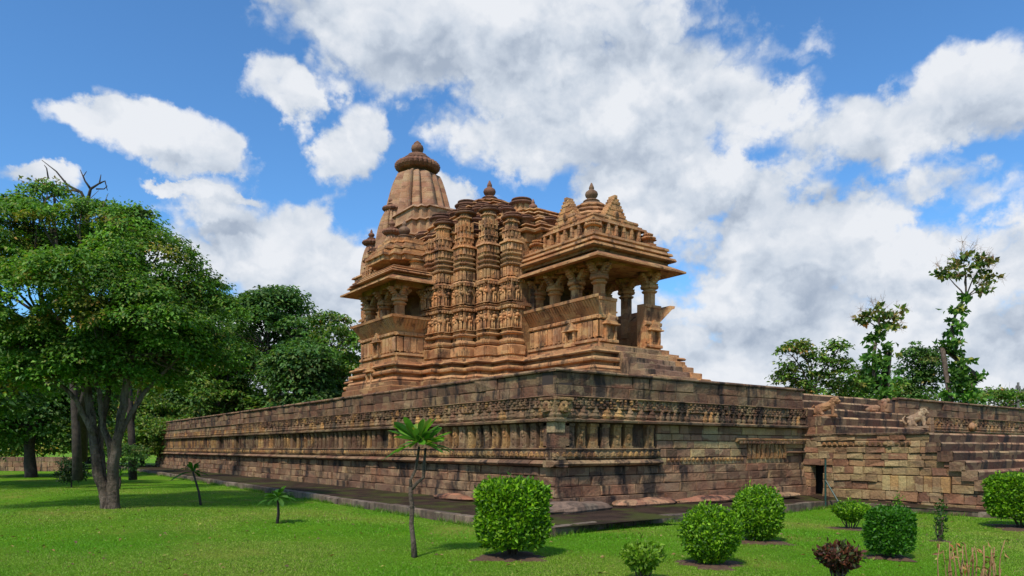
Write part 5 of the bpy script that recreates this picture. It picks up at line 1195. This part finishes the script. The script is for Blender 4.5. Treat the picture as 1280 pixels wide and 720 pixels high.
# ------------------------------------------------------------------ grass blades near the camera
def grass():
    V = []; C = []
    for (d0, d1, n, hh) in ((8.5, 14, 230000, .026), (14, 24, 150000, .03), (24, 36, 110000, .032)):
        d = np.sqrt(RNG.uniform(d0*d0, d1*d1, n)); s = RNG.uniform(-.76, .76, n); X = s*d
        x = CA*X+SA*d; y = -SA*X+CA*d
        # keep off paving
        lim = np.where(x < 9.3, 1e9, 11.2+(x-9.3)*.16)
        ok = (y < lim) & ((x < 9.25) | (y < lim)) & (x < 24.1); x, y = x[ok], y[ok]; n = len(x)
        z = lawn_z(x, y)+.02*np.sin(x*.7)*np.cos(y*.53)-.004
        h = hh*RNG.uniform(.4, 1.15, n)*(1+.35*np.sin(x*2.1+np.sin(y*1.7))*np.sin(y*1.9)); w = RNG.uniform(.005, .010, n)*(1 if d0 < 10 else 1.6); a = RNG.uniform(0, 2*pi, n)
        b = np.stack([x, y, z], 1); dx = np.stack([np.cos(a)*w, np.sin(a)*w, np.zeros(n)], 1); lean = np.stack([RNG.normal(size=n)*h*.5, RNG.normal(size=n)*h*.5, h], 1)
        V.append(np.stack([b-dx, b+dx, b+lean], 1))
        pt = sstep(.1, .95, .5+.5*np.sin(x*.55+1.3*np.sin(y*.42)+.6)*np.cos(y*.5+np.sin(x*.8)))
        c = np.array([.12, .30, .007])[None]*(1-pt[:, None]*.5)+np.array([.36, .36, .07])[None]*pt[:, None]*.5
        dry = RNG.random(n) < .03+.10*pt; c = c*RNG.uniform(.75, 1.3, (n, 1)); c[dry] = np.array([.26, .22, .08])*RNG.uniform(.6, 1.2, (dry.sum(), 1)); C.append(c)
    o = quads_mesh('grass', np.concatenate(V), np.concatenate(C), leafmat('grass_blade', .3, .6), None, per=3)
    meta(o, 'short mown grass of the lawn', None, None, 'stuff')
grass()

def kerb_tufts():
    V = []; C = []
    for (a, b) in zip((KL+KR[1:])[:-1], (KL+KR[1:])[1:]):
        a = np.array(a, float); b = np.array(b, float); L_ = np.linalg.norm(b-a); n = int(L_*150); t = RNG.random((n, 1)); p = a+(b-a)*t
        d = (b-a)/L_; nn = np.array([-d[1], d[0], 0]); p = p-nn*np.abs(RNG.normal(size=(n, 1)))*.07-nn*.02
        keep = (np.sin(p[:, 0]*5+p[:, 1]*3.3)+np.sin(p[:, 1]*1.9) > -.5); p = p[keep]; n = len(p)
        p[:, 2] = lawn_z(p[:, 0], p[:, 1])-.01; h = RNG.uniform(.05, .17, n); w = RNG.uniform(.006, .012, n); an = RNG.uniform(0, 6.28, n)
        dx = np.stack([np.cos(an)*w, np.sin(an)*w, np.zeros(n)], 1); lean = np.stack([RNG.normal(size=n)*h*.4, RNG.normal(size=n)*h*.4, h], 1)
        V.append(np.stack([p-dx, p+dx, p+lean], 1)); C.append(pal(n, [(.09, .24, .008), (.06, .17, .008), (.2, .25, .04)], .25))
    meta(quads_mesh('grass', np.concatenate(V), np.concatenate(C), M_LEAF, None, per=3), 'longer tufts of grass along the kerb', None, None, 'stuff')
    n = 700; d = RNG.uniform(9, 30, n); X = RNG.uniform(-.75, .7, n)*d; x = CA*X+SA*d; y = -SA*X+CA*d
    ok = (x < 9.0) | ((y < 10.8) & (x < 23)); x, y = x[ok], y[ok]; n = len(x); P = np.stack([x, y, lawn_z(x, y)+.035], 1)
    D = RNG.normal(size=(n, 3))*np.array([1, 1, .15]); N_ = RNG.normal(size=(n, 3))*.35+np.array([0, 0, 1]); ln = RNG.uniform(.05, .11, n)
    meta(quads_mesh('fallen_leaves', leaf_quads(P, D, N_, ln, ln*.5), pal(n, [(.25, .13, .05), (.32, .22, .08), (.14, .08, .04), (.3, .3, .06)], .3), M_RED), 'scattered fallen leaves on the lawn', None, None, 'stuff')
kerb_tufts()
